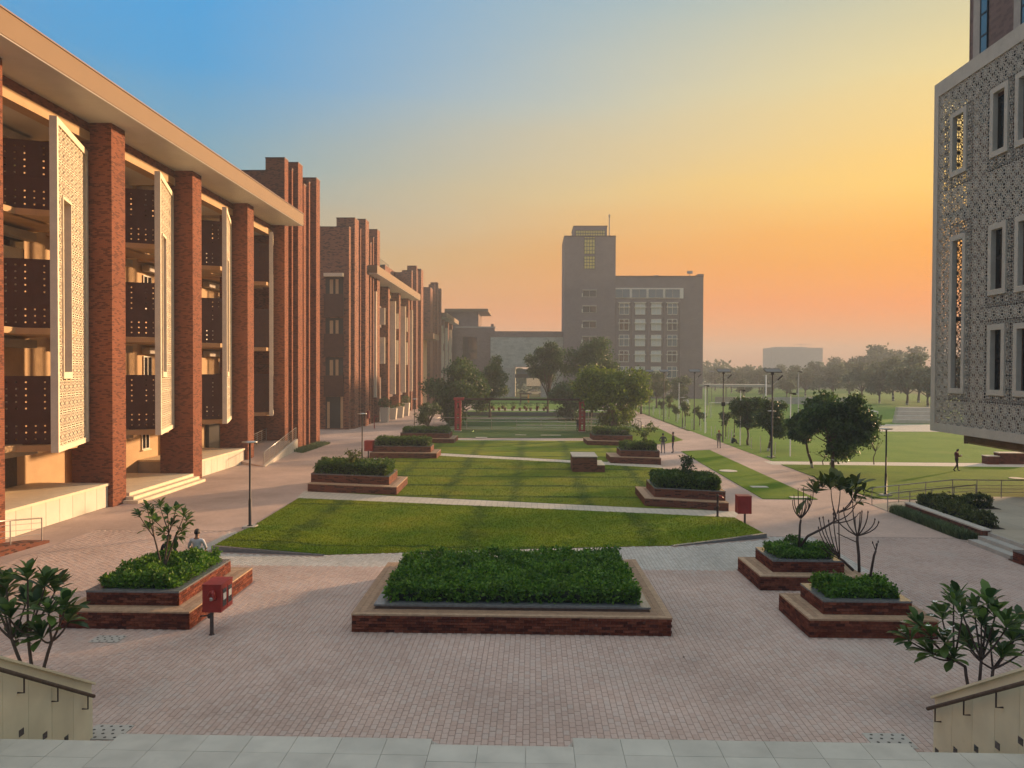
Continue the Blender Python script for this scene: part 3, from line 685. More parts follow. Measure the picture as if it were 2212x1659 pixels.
def sash_window(b, y, z, w=1.0, h=1.9, x=-25.47):
    f = MB(); t = .07
    f.box(x, x+.06, y-w/2, y-w/2+t, z, z+h); f.box(x, x+.06, y+w/2-t, y+w/2, z, z+h); f.box(x, x+.06, y-w/2+t, y+w/2-t, z, z+t); f.box(x, x+.06, y-w/2+t, y+w/2-t, z+h-t, z+h); f.box(x, x+.055, y-.03, y+.03, z+t, z+h-t)
    o = f.build('window', M['frame_white'], b)
    MB().box(x-.01, x+.02, y-w/2+t, y+w/2-t, z+t, z+h-t).build('pane', M['dark_glass'], o)
    MB().box(x, x+.16, y-w/2-.06, y+w/2+.06, z-.07, z).build('sill', M['cream_stone'], o)
    return o

bA = thing('brick_building', 'long near brick building with open galleries and white lattice screens under a flat roof', 'building', (-24, 40, 0), 0, 'brick blocks along the left walk')
near_y = [20.02+PITCH*i for i in range(5)]            # near faces of the piers: ..., 29.35, 38.7, 48.0, 57.4
MB().box(-45, -25.5, 14, 66.15, 0, 20.3).build('wall', M['cream'], bA)
MB().box(-45, -19.8, 14, 66.45, 19.48, 20.44).build('roof_canopy', M['fascia'], bA)
MB().box(-45.02, -19.84, 14.02, 66.4, 19.44, 19.48).build('soffit', M['soffit'], bA)
MB().box(-45, -19.75, 13.98, 66.48, 20.44, 20.5).build('roof_trim', M['metal_brown'], bA)
for y in near_y: MB().box(-23.4, PX, y, y+1.3, 0, 19.44).build('pillar', M['brick'], bA)
bays = [(near_y[i]+1.3, near_y[i+1]) for i in range(4)]+[(near_y[4]+1.3, 66.0)]
for i, (ya, yb) in enumerate(bays):
    MB().box(-23.0, -22.45, ya, yb, 18.98, 19.44).build('brick_band', M['brick'], bA)
    MB().box(-23.1, -22.4, ya, yb, 18.52, 18.98).build('beam', M['cream'], bA)
    MB().box(-25.5, -23.1, ya, yb, 18.55, 18.8).build('ceiling', M['soffit'], bA)
    for z in (3.3, 8.6, 13.95):
        MB().box(-25.5, -23.2, ya, yb, z, z+.28).build('floor_slab', M['cream'], bA)
    MB().box(-24.75, -24.3, ya+3.7, ya+4.15, 0, 18.5).build('column', M['cream_stone'], bA)  # added in every bay to break up the sunlit back wall
    for z in (3.3, 8.6, 13.95, 18.55):
        if i > 2: MB().box(-24.0, -23.92, ya+5.6, ya+6.0, z-.07, z-.03).build('ceiling_light', M['lamp_glow'], bA)
        MB().box(-25.4, -24.9, ya+.4, yb-.4, z-.55, z-.15).build('air_duct', M['grey_concrete'], bA)
    # perforated balcony fronts, set across the bay
    if i >= 1:
        yr = ya+4.5; ang = math.radians(22)
        for z in (3.55, 8.88, 14.25):
            c, s = math.cos(ang), math.sin(ang)
            place(PARAPET, 'balcony_parapet', (-21.75-PAR_W*c, yr-PAR_W*s, z), bA, (0,0,ang))
            MB().prism([(-23.4, yr-1.1), (-21.78, yr-.35), (-21.78, yr+1.3), (-23.4, yr+1.3)], z-.3, z-.02).build('balcony_slab', M['cream'], bA)
    for k, z in enumerate((3.58, 8.88, 14.23)):
        if i == 3:
            for yw in (ya+1.2, ya+3.1, ya+5.2, ya+7.0): sash_window(bA, yw, z+.9+1.2, 1.1, 2.2)
        else:
            double_door(bA, ya+2.0, z+.0, 1.9, 2.4 if k < 2 else 2.4); double_door(bA, ya+6.3, z, 1.9, 4.0 if k == 1 else 2.4)
            sash_window(bA, ya+4.2, z+3.0, 1.4, 1.1)
    if i >= 1: jaali_screen(bA, bays[i][0]+2.55, tiles=(i in (1, 2)))
def cladding(b, ya, yb, zt, x=-21.55):
    core = MB().box(-25.5, x-.06, ya+.01, yb-.01, 0, zt-.12).build('plinth', M['grey_concrete'], b)
    MB().box(-25.48, x+.08, ya+.01, yb-.01, zt-.12, zt).build('coping', M['cream_stone'], core)
    n = 8; w = (yb-ya-.02)/n
    for k in range(n):
        MB().box(x-.06, x, ya+.01+k*w+.012, ya+.01+(k+1)*w-.012, .02, zt-.125).build('cladding_panel', M['white_panel'], core)
cladding(bA, bays[1][0], bays[1][1], 1.22); cladding(bA, bays[3][0], bays[3][1], 1.15); cladding(bA, bays[0][0], bays[0][1], 1.25)
ya, yb = bays[2]
for k in range(3):
    MB().box(-25.48, -20.5-.38*k, ya-.35+.3*k, yb-.05, .16*k, .16*(k+1)).build('step', M['cream_stone'], bA)
double_door(bA, bays[1][0]+4.6, 1.22, 2.0, 2.4); double_door(bA, bays[2][0]+4.9, .48, 2.0, 2.6)
for yw in (.9, 3.6, 6.4): sash_window(bA, bays[3][0]+yw, 1.75, 1.0, 1.6)
MB().box(-25.48, -25.40, bays[1][1]-2.4, bays[1][1]-1.25, 1.25, 3.3).build('timber_panel', M['bark'], bA)
MB().box(-25.49, -25.2, bays[4][0]+1.0, bays[4][0]+4.5, .5, 3.2).build('opening_shade_block', M['interior'], bA)  # solid dark block painted for the shade inside an opening
# stepped fins at the end of the block
def fins(b, spec, mat):
    for x0, x1, y0, y1, zt in spec:
        MB().box(x0, x1, y0, y1, 0, zt).build('brick_fin', mat, b)
        MB().box(x0-.03, x1+.03, y0-.03, y1+.03, zt, zt+.09).build('fin_cap', M['metal_brown'], b)
FIN_A = [(-45,-22.6,66.5,74.0,24.2), (-22.95,-21.3,66.0,67.0,25.15), (-22.55,-21.15,67.5,67.85,24.6), (-22.55,-20.82,68.25,69.6,25.35), (-22.55,-21.0,70.5,71.25,24.0), (-22.55,-20.95,72.0,72.4,24.55), (-22.55,-20.62,73.3,74.55,25.25)]
fins(bA, FIN_A, M['brick'])

def far_pane_cols(b, y0, y1, zs, xw, fr, gl):
    for z0, z1 in zs:
        f = MB().box(xw-.02, xw+.12, y0, y0+.12, z0, z1).box(xw-.02, xw+.12, y1-.12, y1, z0, z1).box(xw-.02, xw+.12, y0+.12, y1-.12, z1-.12, z1).build('window', fr, b)
        MB().box(xw-.03, xw+.02, y0+.12, y1-.12, z0, z1-.12).build('pane', gl, f)

# ---- second block
bB = thing('brick_building', 'second brick building along the left walk with a windowed end wall and stepped fins', 'building', (-24, 115, 0), 0, 'brick blocks along the left walk')
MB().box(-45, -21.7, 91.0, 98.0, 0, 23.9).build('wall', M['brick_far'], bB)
MB().box(-45.03, -21.66, 90.96, 98.03, 23.9, 24.0).build('fin_cap', M['metal_brown'], bB)
fins(bB, [(-23.5,-21.3,92.2,94.3,25.2), (-22.6,-21.25,95.0,95.4,24.4), (-22.6,-20.95,96.6,98.6,25.9), (-22.6,-21.1,100.2,100.9,23.6), (-22.6,-21.1,102.0,102.4,24.6), (-22.6,-20.9,103.6,105.4,25.9), (-45,-22.5,98.05,105.3,24.2)], M['brick_far'])
# column of end wall openings; flat dark sheets carry the shade inside
def endwall_cols(b, Y, x0, x1, rows, hood=None):
    for z0, z1, kind in rows:
        if kind == 'open':
            f = MB().box(x0, x1, Y-.02, Y+.05, z0, z1).build('opening_shade_sheet', M['interior'], b)
            MB().box(x0+.5, x0+.9, Y-.05, Y-.021, z0, z1-.3).build('pale_jamb', M['cream'], f); MB().box(x1-.9, x1-.55, Y-.05, Y-.021, z0, z1-.25).build('pale_jamb', M['cream'], f)  # plain cream strips laid over the dark sheet
        elif kind == 'par': MB().box(x0-.15, x1+.1, Y-.3, Y-.02, z0, z1).build('balcony_parapet', M['metal_brown'], b)
        elif kind == 'hood': MB().box(x0-.1, x1+.1, Y-.6, Y-.02, z0, z1).build('hood', M['cream_stone'], b)
        elif kind == 'door':
            f = MB().box(x0, x1, Y-.02, Y+.05, z0, z1).build('opening_shade_sheet', M['interior'], b); MB().box(x0+.2, x0+.5, Y-.06, Y-.021, z0, z1-.6).build('door_jamb', M['cream'], f); MB().box(x1-.3, x1, Y-.06, Y-.021, z0, z1).build('door_jamb', M['cream'], f)
ze = lambda py: GY(720, py, 90.9).z
xe0, xe1 = GY(703,750,90.9).x, GY(741,750,90.9).x
endwall_cols(bB, 90.98, xe0, xe1, [(ze(598),ze(590.5),'hood'), (ze(635),ze(598.2),'open'), (ze(684),ze(635),'par'), (ze(721),ze(687),'open'), (ze(770),ze(721),'par'), (ze(811),ze(772),'open'), (ze(856),ze(811),'par'), (0.15,ze(857),'door')])
def far_wing(b, y0, y1, piers, pw, mat, x_p=PX, zs=19.4):
    MB().box(-45, -24.0, y0, y1, 0, zs+.9).build('wall', M['grey_concrete'], b)
    MB().box(-45, -19.8, y0, y1+.3, zs+.05, zs+1.05).build('roof_canopy', M['fascia'], b)
    MB().box(-45.02, -19.85, y0+.02, y1+.26, zs, zs+.05).build('soffit', M['soffit'], b)
    for y in piers: MB().box(-23.4, x_p, y, y+pw, 0, zs).build('pillar', mat, b)
    ends = [y0]+list(piers)
    for k in range(len(ends)):
        a = ends[k]+(pw if k else 0); e = ends[k+1] if k+1 < len(ends) else y1
        if e-a < 1.5: continue
        MB().box(-23.0, -22.45, a, e, zs-1.0, zs).build('beam', M['fascia'], b)
        for z in (2.9, 8.0, 13.3): MB().box(-24.0, -22.2, a, e, z, z+3.1).build('balcony_parapet', M['metal_brown'], b)
        ym = a+(e-a)*.32; yn = a+(e-a)*.8
        for q in ((-22.1,-20.9,ym,ym+.3,3.4,17.6), (-22.1,-21.2,yn,yn+.25,8.0,11.8), (-22.1,-21.2,yn,yn+.25,13.6,16.0)): MB().box(*q).build('jaali_screen', M['jaali'], b)
        MB().box(-24, -21.6, a+.02, e-.02, 0, 1.1).build('plinth', M['white_panel'], b)
far_wing(bB, 98.2, 136.0, (113.7, 123.1, 132.4), 1.3, M['brick_far'])
fins(bB, [(-45,-24.5,128,147.5,24.5), (-45,-22.6,136.2,147.4,24.3), (-23.0,-21.3,135.7,137.0,24.6), (-22.7,-21.0,139.5,140.6,25.9), (-22.7,-21.1,141.6,142.1,25.2), (-22.7,-20.9,144.6,147.6,26.0)], M['brick_far'])
MB().box(-26, -25, 126, 134, 24.3, 25.4).build('roof_tank', M['blue_glass'], bB)
# entrance canopy beyond
MB().box(-25, -19.2, 149.5, 158.5, 13.2, 14.3).build('porch_roof', M['fascia'], bB)
MB().box(-25, -21.6, 150, 158, 0, 13.2).build('porch_wall', M['cream'], bB)
# ---- third block
bC = thing('brick_building', 'third brick building, smallest and farthest of the row on the left walk', 'building', (-24, 180, 0), 0, 'brick blocks along the left walk')
fins(bC, [(-45,-21.5,162.4,178,24.5), (-22.5,-21.2,167.0,168.0,25.6), (-22.5,-21.0,170.0,172.0,26.4), (-22.5,-21.2,174.0,174.6,25.0), (-22.5,-21.0,176.2,178.0,25.7)], M['brick_far'])
far_wing(bC, 178.1, 207, (186.5, 195.3, 204.5), 1.3, M['brick_far'])

# ---- blocks closing the view
bD = thing('roofed_building', 'hazy brick building with an overhanging flat roof at the end of the walk', 'building', (-22, 212, 0))
def gx(px, Y): return GY(px, 800, Y).x
def gz(py, Y): return GY(1100, py, Y).z
def boxpx(px0, px1, py0, py1, Y, dep, name, mat, parent, ztrim=None):
    x0, x1, z0, z1 = gx(px0,Y), gx(px1,Y), max(0, gz(py1,Y)), gz(py0,Y)
    return MB().box(x0, x1, Y, Y+dep, z0, z1).build(name, mat, parent)
boxpx(960,1033,672,860,212,14,'wall',M['brick_grey'],bD); boxpx(960,1054,667,673,210.5,18,'roof_slab',M['fascia'],bD)
boxpx(985,1068,707,860,209,2.8,'wing',M['brick_grey'],bD); boxpx(984,1070,705.5,708,208.8,3.2,'parapet_cap',M['grey_concrete'],bD)
boxpx(1000,1030,728,775,208.7,.25,'window',M['dark_glass'],bD); boxpx(1060,1066,700,716,208.9,3,'roof_step',M['brick_grey'],bD)
bE = thing('white_hall', 'wide pale brick hall with a brown parapet and a dark gateway through it', 'building', (-1, 212, 0))
yE = 208.0
boxpx(1059.5,1112,728,862,yE,12,'wall',M['white_brick'],bE); boxpx(1169.5,1222,728,862,yE,12,'wall',M['white_brick'],bE); boxpx(1112,1169.5,728,792,yE,12,'wall',M['white_brick'],bE)
boxpx(1059,1222.5,715.5,728,yE-.1,12.4,'parapet',M['brick_grey'],bE)
boxpx(1110.5,1171,789.5,792.5,yE-.6,12.4,'gate_lintel',M['grey_concrete'],bE)
boxpx(1117,1165,797,808,yE+3,.3,'glazing',M['blue_glass'],bE); boxpx(1112,1169,808,816,yE+3,.4,'inner_beam',M['interior'],bE)
boxpx(1110.5,1113,792,858,yE-.5,.6,'gate_post',M['grey_concrete'],bE); boxpx(1168,1171,792,858,yE-.5,.6,'gate_post',M['grey_concrete'],bE)
boxpx(1080,1112,795,862,yE-.2,.3,'side_recess',M['grey_concrete'],bE)

# ---- tower
bT = thing('tower_block', 'tall hazy brick tower with a lower wing of white framed windows, closing the view', 'building', (25, 205, 0))
yT = 203.0
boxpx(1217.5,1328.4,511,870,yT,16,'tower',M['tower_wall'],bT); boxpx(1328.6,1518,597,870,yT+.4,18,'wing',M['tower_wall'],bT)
boxpx(1217,1329,508.8,511.3,yT-.15,16.3,'parapet_cap',M['metal_brown'],bT); boxpx(1328.8,1518.5,595.3,597.3,yT+.25,18.3,'parapet_cap',M['metal_brown'],bT); boxpx(1506,1518.5,591.5,595.2,yT+.3,4,'corner_step',M['tower_wall'],bT)
boxpx(1237.5,1309.4,489,511,yT+2,10,'penthouse',M['tower_wall'],bT); boxpx(1236.5,1310.4,487.5,489.2,yT+1.9,10.2,'penthouse_roof',M['metal_brown'],bT)
def glazed(px0, px1, py0, py1, Y, nx, ny, frame, glass, parent, name='window', bar=.10):
    x0, x1, z0, z1 = gx(px0,Y), gx(px1,Y), gz(py1,Y), gz(py0,Y)
    f = MB(); d0, d1 = Y-.12, Y
    for i in range(nx+1):
        x = x0+(x1-x0)*i/nx; f.box(x-bar/2, x+bar/2, d0, d1, z0, z1)
    for j in range(ny+1):
        z = z0+(z1-z0)*j/ny; f.box(x0-bar/2, x1+bar/2, d0-.01, d1, z-bar/2, z+bar/2)
    o = f.build(name, frame, parent)
    MB().box(x0, x1, Y-.05, Y+.02, z0, z1).build('pane', glass, o); return o
glazed(1242,1305,498,510.5,yT+1.95,12,2,M['black_metal'],M['sky_tint_glass'],bT,bar=.12)
for a, b_, n in ((512,515.5,1),(517,548.5,4),(553.5,580.5,4)): glazed(1260.5,1283.5,a,b_,yT-.03,4,n,M['black_metal'],M['sky_tint_glass'],bT,bar=.12)
for a, b_ in ((627,641),(661,674.5),(694,707.5),(727,741),(760,774)):
    glazed(1258,1287,a,b_,yT-.03,2,1,M['grey_concrete'],M['dark_glass'],bT); boxpx(1257,1288,a-2,a-.5,yT-.4,.38,'hood',M['grey_concrete'],bT)
    boxpx(1256,1258,a+6,b_,yT-.25,.2,'downpipe',M['frame_white'],bT)
# wide windows of the top floor
boxpx(1323.5,1475,621.5,644,yT+.25,.14,'window_surround',M['frame_white'],bT)
for k in range(4):
    xa = 1328+k*36; glazed(xa,xa+31,624.5,642.5,yT+.2,2,1,M['grey_concrete'],M['blue_glass'],bT)
blind = glassmat('blind_glass', (.58,.60,.55), .3)
for r_ in range(6):
    for c_ in range(4):
        xa = 1337+c_*34.7; ya_ = 655+r_*34
        f = glazed(xa,xa+20.5,ya_,ya_+23.5,yT+.3,2,1,M['frame_white'],M['dark_glass'] if c_ in (0,3) and r_ % 2 else (blind if c_ in (1,2) else M['blue_glass']),bT,bar=.14)
        boxpx(xa-2.5,xa+23.5,ya_+7,ya_+8.5,yT-.2,.55,'sunshade',M['frame_white'],bT)
        if r_ == 0: boxpx(xa-2.5,xa+23.5,ya_-3,ya_-1.5,yT-.2,.55,'sunshade',M['frame_white'],bT)
    for xa in (1330.5,1364.5,1399.5,1434,1468): boxpx(xa,xa+4,ya_-6,ya_+28,yT-.05,.44,'brick_pilaster',M['tower_wall'],bT)
mast = MB(); q = GY(1316,509,yT+6); mast.tube([(q.x,q.y,q.z-.2),(q.x,q.y,gz(470,yT+6))],[.16,.13],6); mast.box(q.x-.2,q.x+.2,q.y-.2,q.y+.2,gz(470,yT+6),gz(464,yT+6)); mast.build('mast', M['grey_concrete'], bT)
boxpx(1412,1421,594,596.5,yT+4,3,'roof_hatch',M['grey_concrete'],bT)
q = GY(1490,596,yT+4); MB().tube([(q.x,q.y,q.z-.3),(q.x,q.y,q.z+.6)],.08,6).box(q.x-.7,q.x+.7,q.y-.3,q.y+.3,q.z+.6,q.z+1.3).build('roof_antenna', M['grey_concrete'], bT)
# ---- far block in the haze
bF = thing('distant_block', 'faint grey block fading into the haze above the far trees on the right', 'building', (200, 520, 0))
x0, x1 = GY(1667,780,520).x, GY(1777,780,520).x
MB().box(x0,x1,520,540,0,GY(1700,751,520).z).build('wall', M['haze_building'], bF)
MB().box(x0+4,x1-9,524,536,GY(1700,751,520).z,GY(1700,749,520).z).build('roof_block', M['haze_building'], bF)
qq = GY(1735,742,524); MB().tube([(qq.x,528,GY(1735,750,528).z),(qq.x,528,qq.z)],.2,5).tube([(qq.x-5,528,qq.z-.4),(qq.x+7,528,qq.z-.9)],.15,5).build('roof_crane', M['haze_building'], bF)

# ------------------------------------------------------------------ lattice-clad building on the right
bR = thing('lattice_building', 'grey lattice clad building with tall window slots, cantilevered at the right edge', 'building', (27, 40, 0))
RX = 25.0; cy0 = 49.2; ce = 22.0; zb, zt = 3.4, 24.92
TS = .745
wins = []     # openings: (y0, y1, z0, z1) inside the frame
def owin(px0, px1, py0, py1):
    a = GX(px0, py0, RX); b_ = GX(px1, py1, RX); return (b_.y, a.y, b_.z, a.z)
wins = [(45.86,47.0,19.0,22.2), (41.95,42.95,19.05,22.2), (39.2,40.75,19.0,22.2), (45.8,46.85,6.1,14.85), (41.95,42.95,11.55,14.8), (41.95,42.9,6.1,9.35), (39.1,40.6,11.5,14.8), (39.1,40.6,6.1,9.3), (35.5,36.6,19,22.2), (35.5,36.6,11.5,14.8), (32,33.1,6.1,14.8)]
FR = .30
fm = MB()
fm.box(RX, RX+.3, cy0-.5, cy0, zb, zt); fm.box(RX, RX+.3, ce, cy0-.5, zt-.86, zt); fm.box(RX, RX+.3, ce, cy0-.5, zb, zb+.5)
fm.box(RX+.3, RX+2.6, cy0-.3, cy0-.02, zt-.86, zt); fm.box(RX+.3, RX+2.6, cy0-.3, cy0-.02, zb, zb+.5)
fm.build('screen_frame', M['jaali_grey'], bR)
gl0, gh0 = zb+.5, zt-.86
wf = []
for (y0, y1, z0, z1) in wins:
    w = MB(); a, b_ = RX-.03, RX+.24
    w.box(a,b_,y0-FR,y0,z0-FR,z1+FR); w.box(a,b_,y1,y1+FR,z0-FR,z1+FR); w.box(a,b_,y0,y1,z0-FR,z0); w.box(a,b_,y0,y1,z1,z1+FR)
    w.build('window_frame', M['jaali_grey'], bR)
sb = star_bars(TS)
def lattice():
    full = bars_mesh('screen_tile', sb, .052, .018, M['jaali_grey']).mesh('screen_tile', M['jaali_grey'])
    rest = MB(); nrow = int(round((gh0-gl0)/TS)); tz = (gh0-gl0)/nrow; cnt = 0
    ny = int((cy0-.5-ce)/TS)
    for i in range(ny):
        ytop = cy0-.5-i*TS
        for j in range(nrow):
            z = gl0+j*tz
            ov = [w for w in wins if ytop-TS < w[1]+FR and ytop > w[0]-FR and z < w[3]+FR and z+tz > w[2]-FR]
            bars = sb
            if ov:
                bars = []
                for a, b_ in sb:
                    m = ((a[0]+b_[0])/2, (a[1]+b_[1])/2); parts = [(a, m), (m, b_)]
                    for p, q in parts:
                        c = ((p[0]+q[0])/2, (p[1]+q[1])/2); Y = ytop-c[0]; Z = z+c[1]*tz/TS
                        if not any(w[0]-FR < Y < w[1]+FR and w[2]-FR < Z < w[3]+FR for w in ov): bars.append((p, q))
                if not bars: continue
            rot = (0,0,-PI/2)
            if ytop > 39.2 and cnt < 300:
                me = full if not ov else bars_mesh('screen_tile', bars, .052, .018, M['jaali_grey']).mesh('screen_tile', M['jaali_grey'])
                o = place(me, 'screen_tile', (RX+.05, ytop, z), bR, rot, (1,1,tz/TS)); cnt += 1
            else:
                s = bars_mesh('t', bars, .052, .018, M['jaali_grey'])
                rest.add([(RX+.05+y, ytop-x, z+v*tz/TS) for x, y, v in s.v], s.f)
    # end screen, facing away down the walk
    s = bars_mesh('t', sb, .052, .018, M['jaali_grey'])
    for i in range(3):
        for j in range(nrow): rest.add([(RX+.32+i*TS+x, cy0-.18+y, gl0+j*tz+v*tz/TS) for x, y, v in s.v], s.f)
    o = rest.build('lattice', M['jaali_grey'], bR); o['kind'] = 'stuff'
lattice()
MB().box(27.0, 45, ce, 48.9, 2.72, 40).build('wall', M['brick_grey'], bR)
MB().box(27.1, 44, ce+.1, 48.7, 2.62, 2.72).build('underside', M['grey_concrete'], bR)
for z in (3.35, 10.2, 16.6, 23.9): MB().box(RX+.32, 27.0, ce, 48.75, z, z+.14).build('gallery_floor', M['interior'], bR)
for y0, y1 in ((45.2,46.9),(41.2,43.2),(38,40)):
    for z0, z1 in ((5.5,10),(11,16.4),(17,23)):
        f = MB().box(26.93,26.99,y0,y0+.08,z0,z1).box(26.93,26.99,y1-.08,y1,z0,z1).box(26.93,26.99,y0+.08,y1-.08,(z0+z1)/2-.05,(z0+z1)/2+.05).build('window', M['black_metal'], bR)
        MB().box(26.95,26.985,y0+.08,y1-.08,z0,z1).build('pane', M['dark_glass'], f)
for (pa, pb, pc) in ((2106,2120,2136),(2193,2208,2226)):
    y1, y0, yw = GX(pa,60,27).y, GX(pb,60,27).y, GX(pc,60,27).y
    MB().box(26.9, 26.99, y0, y1, 22, 39.9).build('pilaster', M['grey_concrete'], bR)
    f = MB()
    for k in range(12): f.box(26.9, 26.98, yw+.06, y0-.06, 24.6+k*1.3, 24.7+k*1.3)
    f.box(26.9,26.98,yw,yw+.06,22,39.9); f.box(26.9,26.98,y0-.06,y0,22,39.9)
    o = f.build('window', M['black_metal'], bR); MB().box(26.93,26.985,yw+.06,y0-.06,22,39.9).build('pane', M['blue_glass'], o)
MB().box(26.98,44,48.88,48.98,2.6,40.2).build('corner_trim', M['brick_grey'], bR)
for x, y in ((31.5,46),(31.5,34),(31.5,24),(41,46),(41,24)): MB().box(x-.4,x+.4,y-.4,y+.4,0,2.62).build('column', M['grey_concrete'], bR)

# ------------------------------------------------------------------ brick planters
BR = [MB().box(-.109, .109, -.012, .03, 0, .064).mesh('brick', M['brick_piece']), MB().box(-.052, .052, -.012, .03, 0, .064).mesh('brick', M['brick_piece'])]
def brick_face(root, a, b, z0, z1, r, budget, rest, brick=.23, course=.0755):
    """bricks along the wall face from a to b (outside on the right-hand side of a->b)"""
    a, b = Vector(a), Vector(b); d = b-a; L_ = d.length; u = d/L_; ang = math.atan2(u.y, u.x)
    n = max(1, int(round((z1-z0)/course))); ch = (z1-z0)/n
    for j in range(n):
        x = -(brick/2 if j % 2 else 0)
        while x < L_-.01:
            x0, x1 = max(0, x), min(L_, x+brick); w = x1-x0; x += brick
            if w < .05: continue
            c = a+u*(x0+w/2); sc = (w-.011)/.218
            out = r.uniform(-.003, .004); nrm = Vector((u.y, -u.x))
            p = c+nrm*out
            if budget[0] > 0:
                o = place(BR[0], 'brick', (p.x, p.y, z0+j*ch+.006), root, (0, r.uniform(-.006,.006), ang), (sc, 1, (ch-.010)/.064)); budget[0] -= 1
            else:
                hw = (w-.011)/2
                rest.obox((p.x, p.y, z0+j*ch+.006), (u.x,u.y,0), (-u.y,u.x,0), (0,0,1), -hw, hw, -.012, .03, 0, ch-.010)
def inset(q, l):
    """quad fl, fr, br, bl inset by (front, right, back, left)"""
    q = [Vector(p) for p in q]; n = 4; lines = []
    for i in range(4):
        a, b = q[i], q[(i+1) % 4]; d = (b-a).normalized(); nn = Vector((-d.y, d.x)); lines.append((a+nn*l[i], d))
    out = []
    for i in range(4):
        p, d = lines[i-1]; q_, e = lines[i]
        den = d.x*e.y-d.y*e.x; t = ((q_.x-p.x)*e.y-(q_.y-p.y)*e.x)/den; out.append(p+d*t)
    return [tuple(v) for v in out]
def ring_pieces(outer, inner, z0, z1, name, mat, root, split=1, gap=.004):
    for i in range(4):
        a, b, c, d = Vector(outer[i]), Vector(outer[(i+1)%4]), Vector(inner[(i+1)%4]), Vector(inner[i])
        for k in range(split):
            t0, t1 = k/split, (k+1)/split
            g = gap/max(.01, (d-a).length)
            p = [a.lerp(d, t0+g), b.lerp(c, t0+g), b.lerp(c, t1-g), a.lerp(d, t1-g)]
            e = (p[1]-p[0]).normalized()*.002; p[0] += e; p[3] += e; p[1] -= e; p[2] -= e
            MB().prism([tuple(v) for v in p], z0, z1).build(name, mat, root)
def planter(name_label, lower, ins, h1, h2, cw=.3, near_faces=None, seat=True, group=None, plant=True, seed=0, planks=3, split=True):
    """two-tier brick planter: lower seat tier with a plank deck, upper tier with a stone coping round the soil"""
    r = random.Random(seed); cx = sum(p[0] for p in lower)/4; cy = sum(p[1] for p in lower)/4
    t = thing('brick_planter', name_label, 'planter', (cx, cy, 0), 0, group)
    upper = inset(lower, ins); pk = .045
    near = near_faces is not None
    low_in = inset(lower, (.03,.03,.03,.03)) if near else lower; up_in = inset(upper, (.025,.025,.025,.025)) if near else upper
    c1 = MB().prism(low_in, 0, h1-pk).build('seat_wall', M['mortar'] if near else M['brick_planter'], t)
    if planks:
        o2 = inset(lower, (-.012,)*4)
        ring_pieces(o2, inset(upper, (-.004,)*4), h1-pk, h1, 'deck_plank', M['plank'], t, planks)
    c2 = MB().prism(up_in, h1-pk, h2-.05).build('upper_wall', M['mortar'] if near else M['brick_planter'], t)
    inner = inset(upper, (cw,)*4)
    ring_pieces(inset(upper, (-.015,)*4), inner, h2-.05, h2, 'coping', M['granite'], t, 1)
    if plant: MB().prism(inner, h2-.16, h2-.035).build('soil', M['soil'], t)
    if near:
        budget = [300]; rest = MB()
        for tier, i, z0, z1 in near_faces(h1-pk, h2-.05):
            q = lower if tier == 0 else upper
            brick_face(t, q[i], q[(i+1) % 4], z0, z1, r, budget, rest)
        if rest.v: o = rest.build('brick', M['brick_piece'], t); o['kind'] = 'stuff'
    return t, inner, upper
PG = 'brick planters with seat ledges round the lawn'
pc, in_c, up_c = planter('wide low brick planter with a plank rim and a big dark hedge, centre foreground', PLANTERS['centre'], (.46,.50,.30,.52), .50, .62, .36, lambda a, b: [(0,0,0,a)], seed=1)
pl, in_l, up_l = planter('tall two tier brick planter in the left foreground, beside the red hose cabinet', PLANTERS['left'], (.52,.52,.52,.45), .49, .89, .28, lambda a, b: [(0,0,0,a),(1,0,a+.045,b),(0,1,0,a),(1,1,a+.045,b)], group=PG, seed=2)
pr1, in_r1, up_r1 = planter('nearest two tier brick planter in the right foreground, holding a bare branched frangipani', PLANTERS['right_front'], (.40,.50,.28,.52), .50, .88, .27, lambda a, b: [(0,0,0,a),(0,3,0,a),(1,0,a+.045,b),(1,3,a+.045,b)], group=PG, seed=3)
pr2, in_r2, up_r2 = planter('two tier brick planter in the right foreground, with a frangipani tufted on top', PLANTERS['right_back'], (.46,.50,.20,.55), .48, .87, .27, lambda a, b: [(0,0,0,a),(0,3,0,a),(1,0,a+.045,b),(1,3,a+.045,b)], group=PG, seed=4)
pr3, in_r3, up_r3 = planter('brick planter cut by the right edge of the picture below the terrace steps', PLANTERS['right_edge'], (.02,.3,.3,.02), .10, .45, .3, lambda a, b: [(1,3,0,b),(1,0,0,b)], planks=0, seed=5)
def lawn_planter(label, lower, ins, h1, h2, seed): return planter(label, lower, ins, h1, h2, .24, None, group=PG, seed=seed)
L1, in_L1, _ = lawn_planter('skewed brick planter on the left of the lawn, nearest of the three there', [G2(664.6,1062), G2(856.8,1070.4), (-7.65,47.35), (-12.95,48.4)], (.60,.55,.6,.02), .48, .98, 11)
L2, in_L2, _ = lawn_planter('brick planter on the left of the lawn, middle of the three there', [(-12.95,61.3), (-7.57,61.2), (-7.6,64.3), (-12.95,64.3)], (.6,.55,.3,.1), .46, .95, 12)
L3, in_L3, _ = lawn_planter('brick planter on the left of the lawn, farthest of the three, near the red gate', [(-12.95,74.5), (-7.52,74.2), (-7.5,78.2), (-12.95,78.2)], (.6,.55,.3,.1), .46, .95, 13)
R1, in_R1, _ = lawn_planter('skewed brick planter on the right of the lawn, nearest of three, by the red box', [G2(1393.4,1094.4), G2(1573.9,1105), (9.9,43.0), G2(1372,1067.5)], (.55,.02,.35,.55), .45, .93, 14)
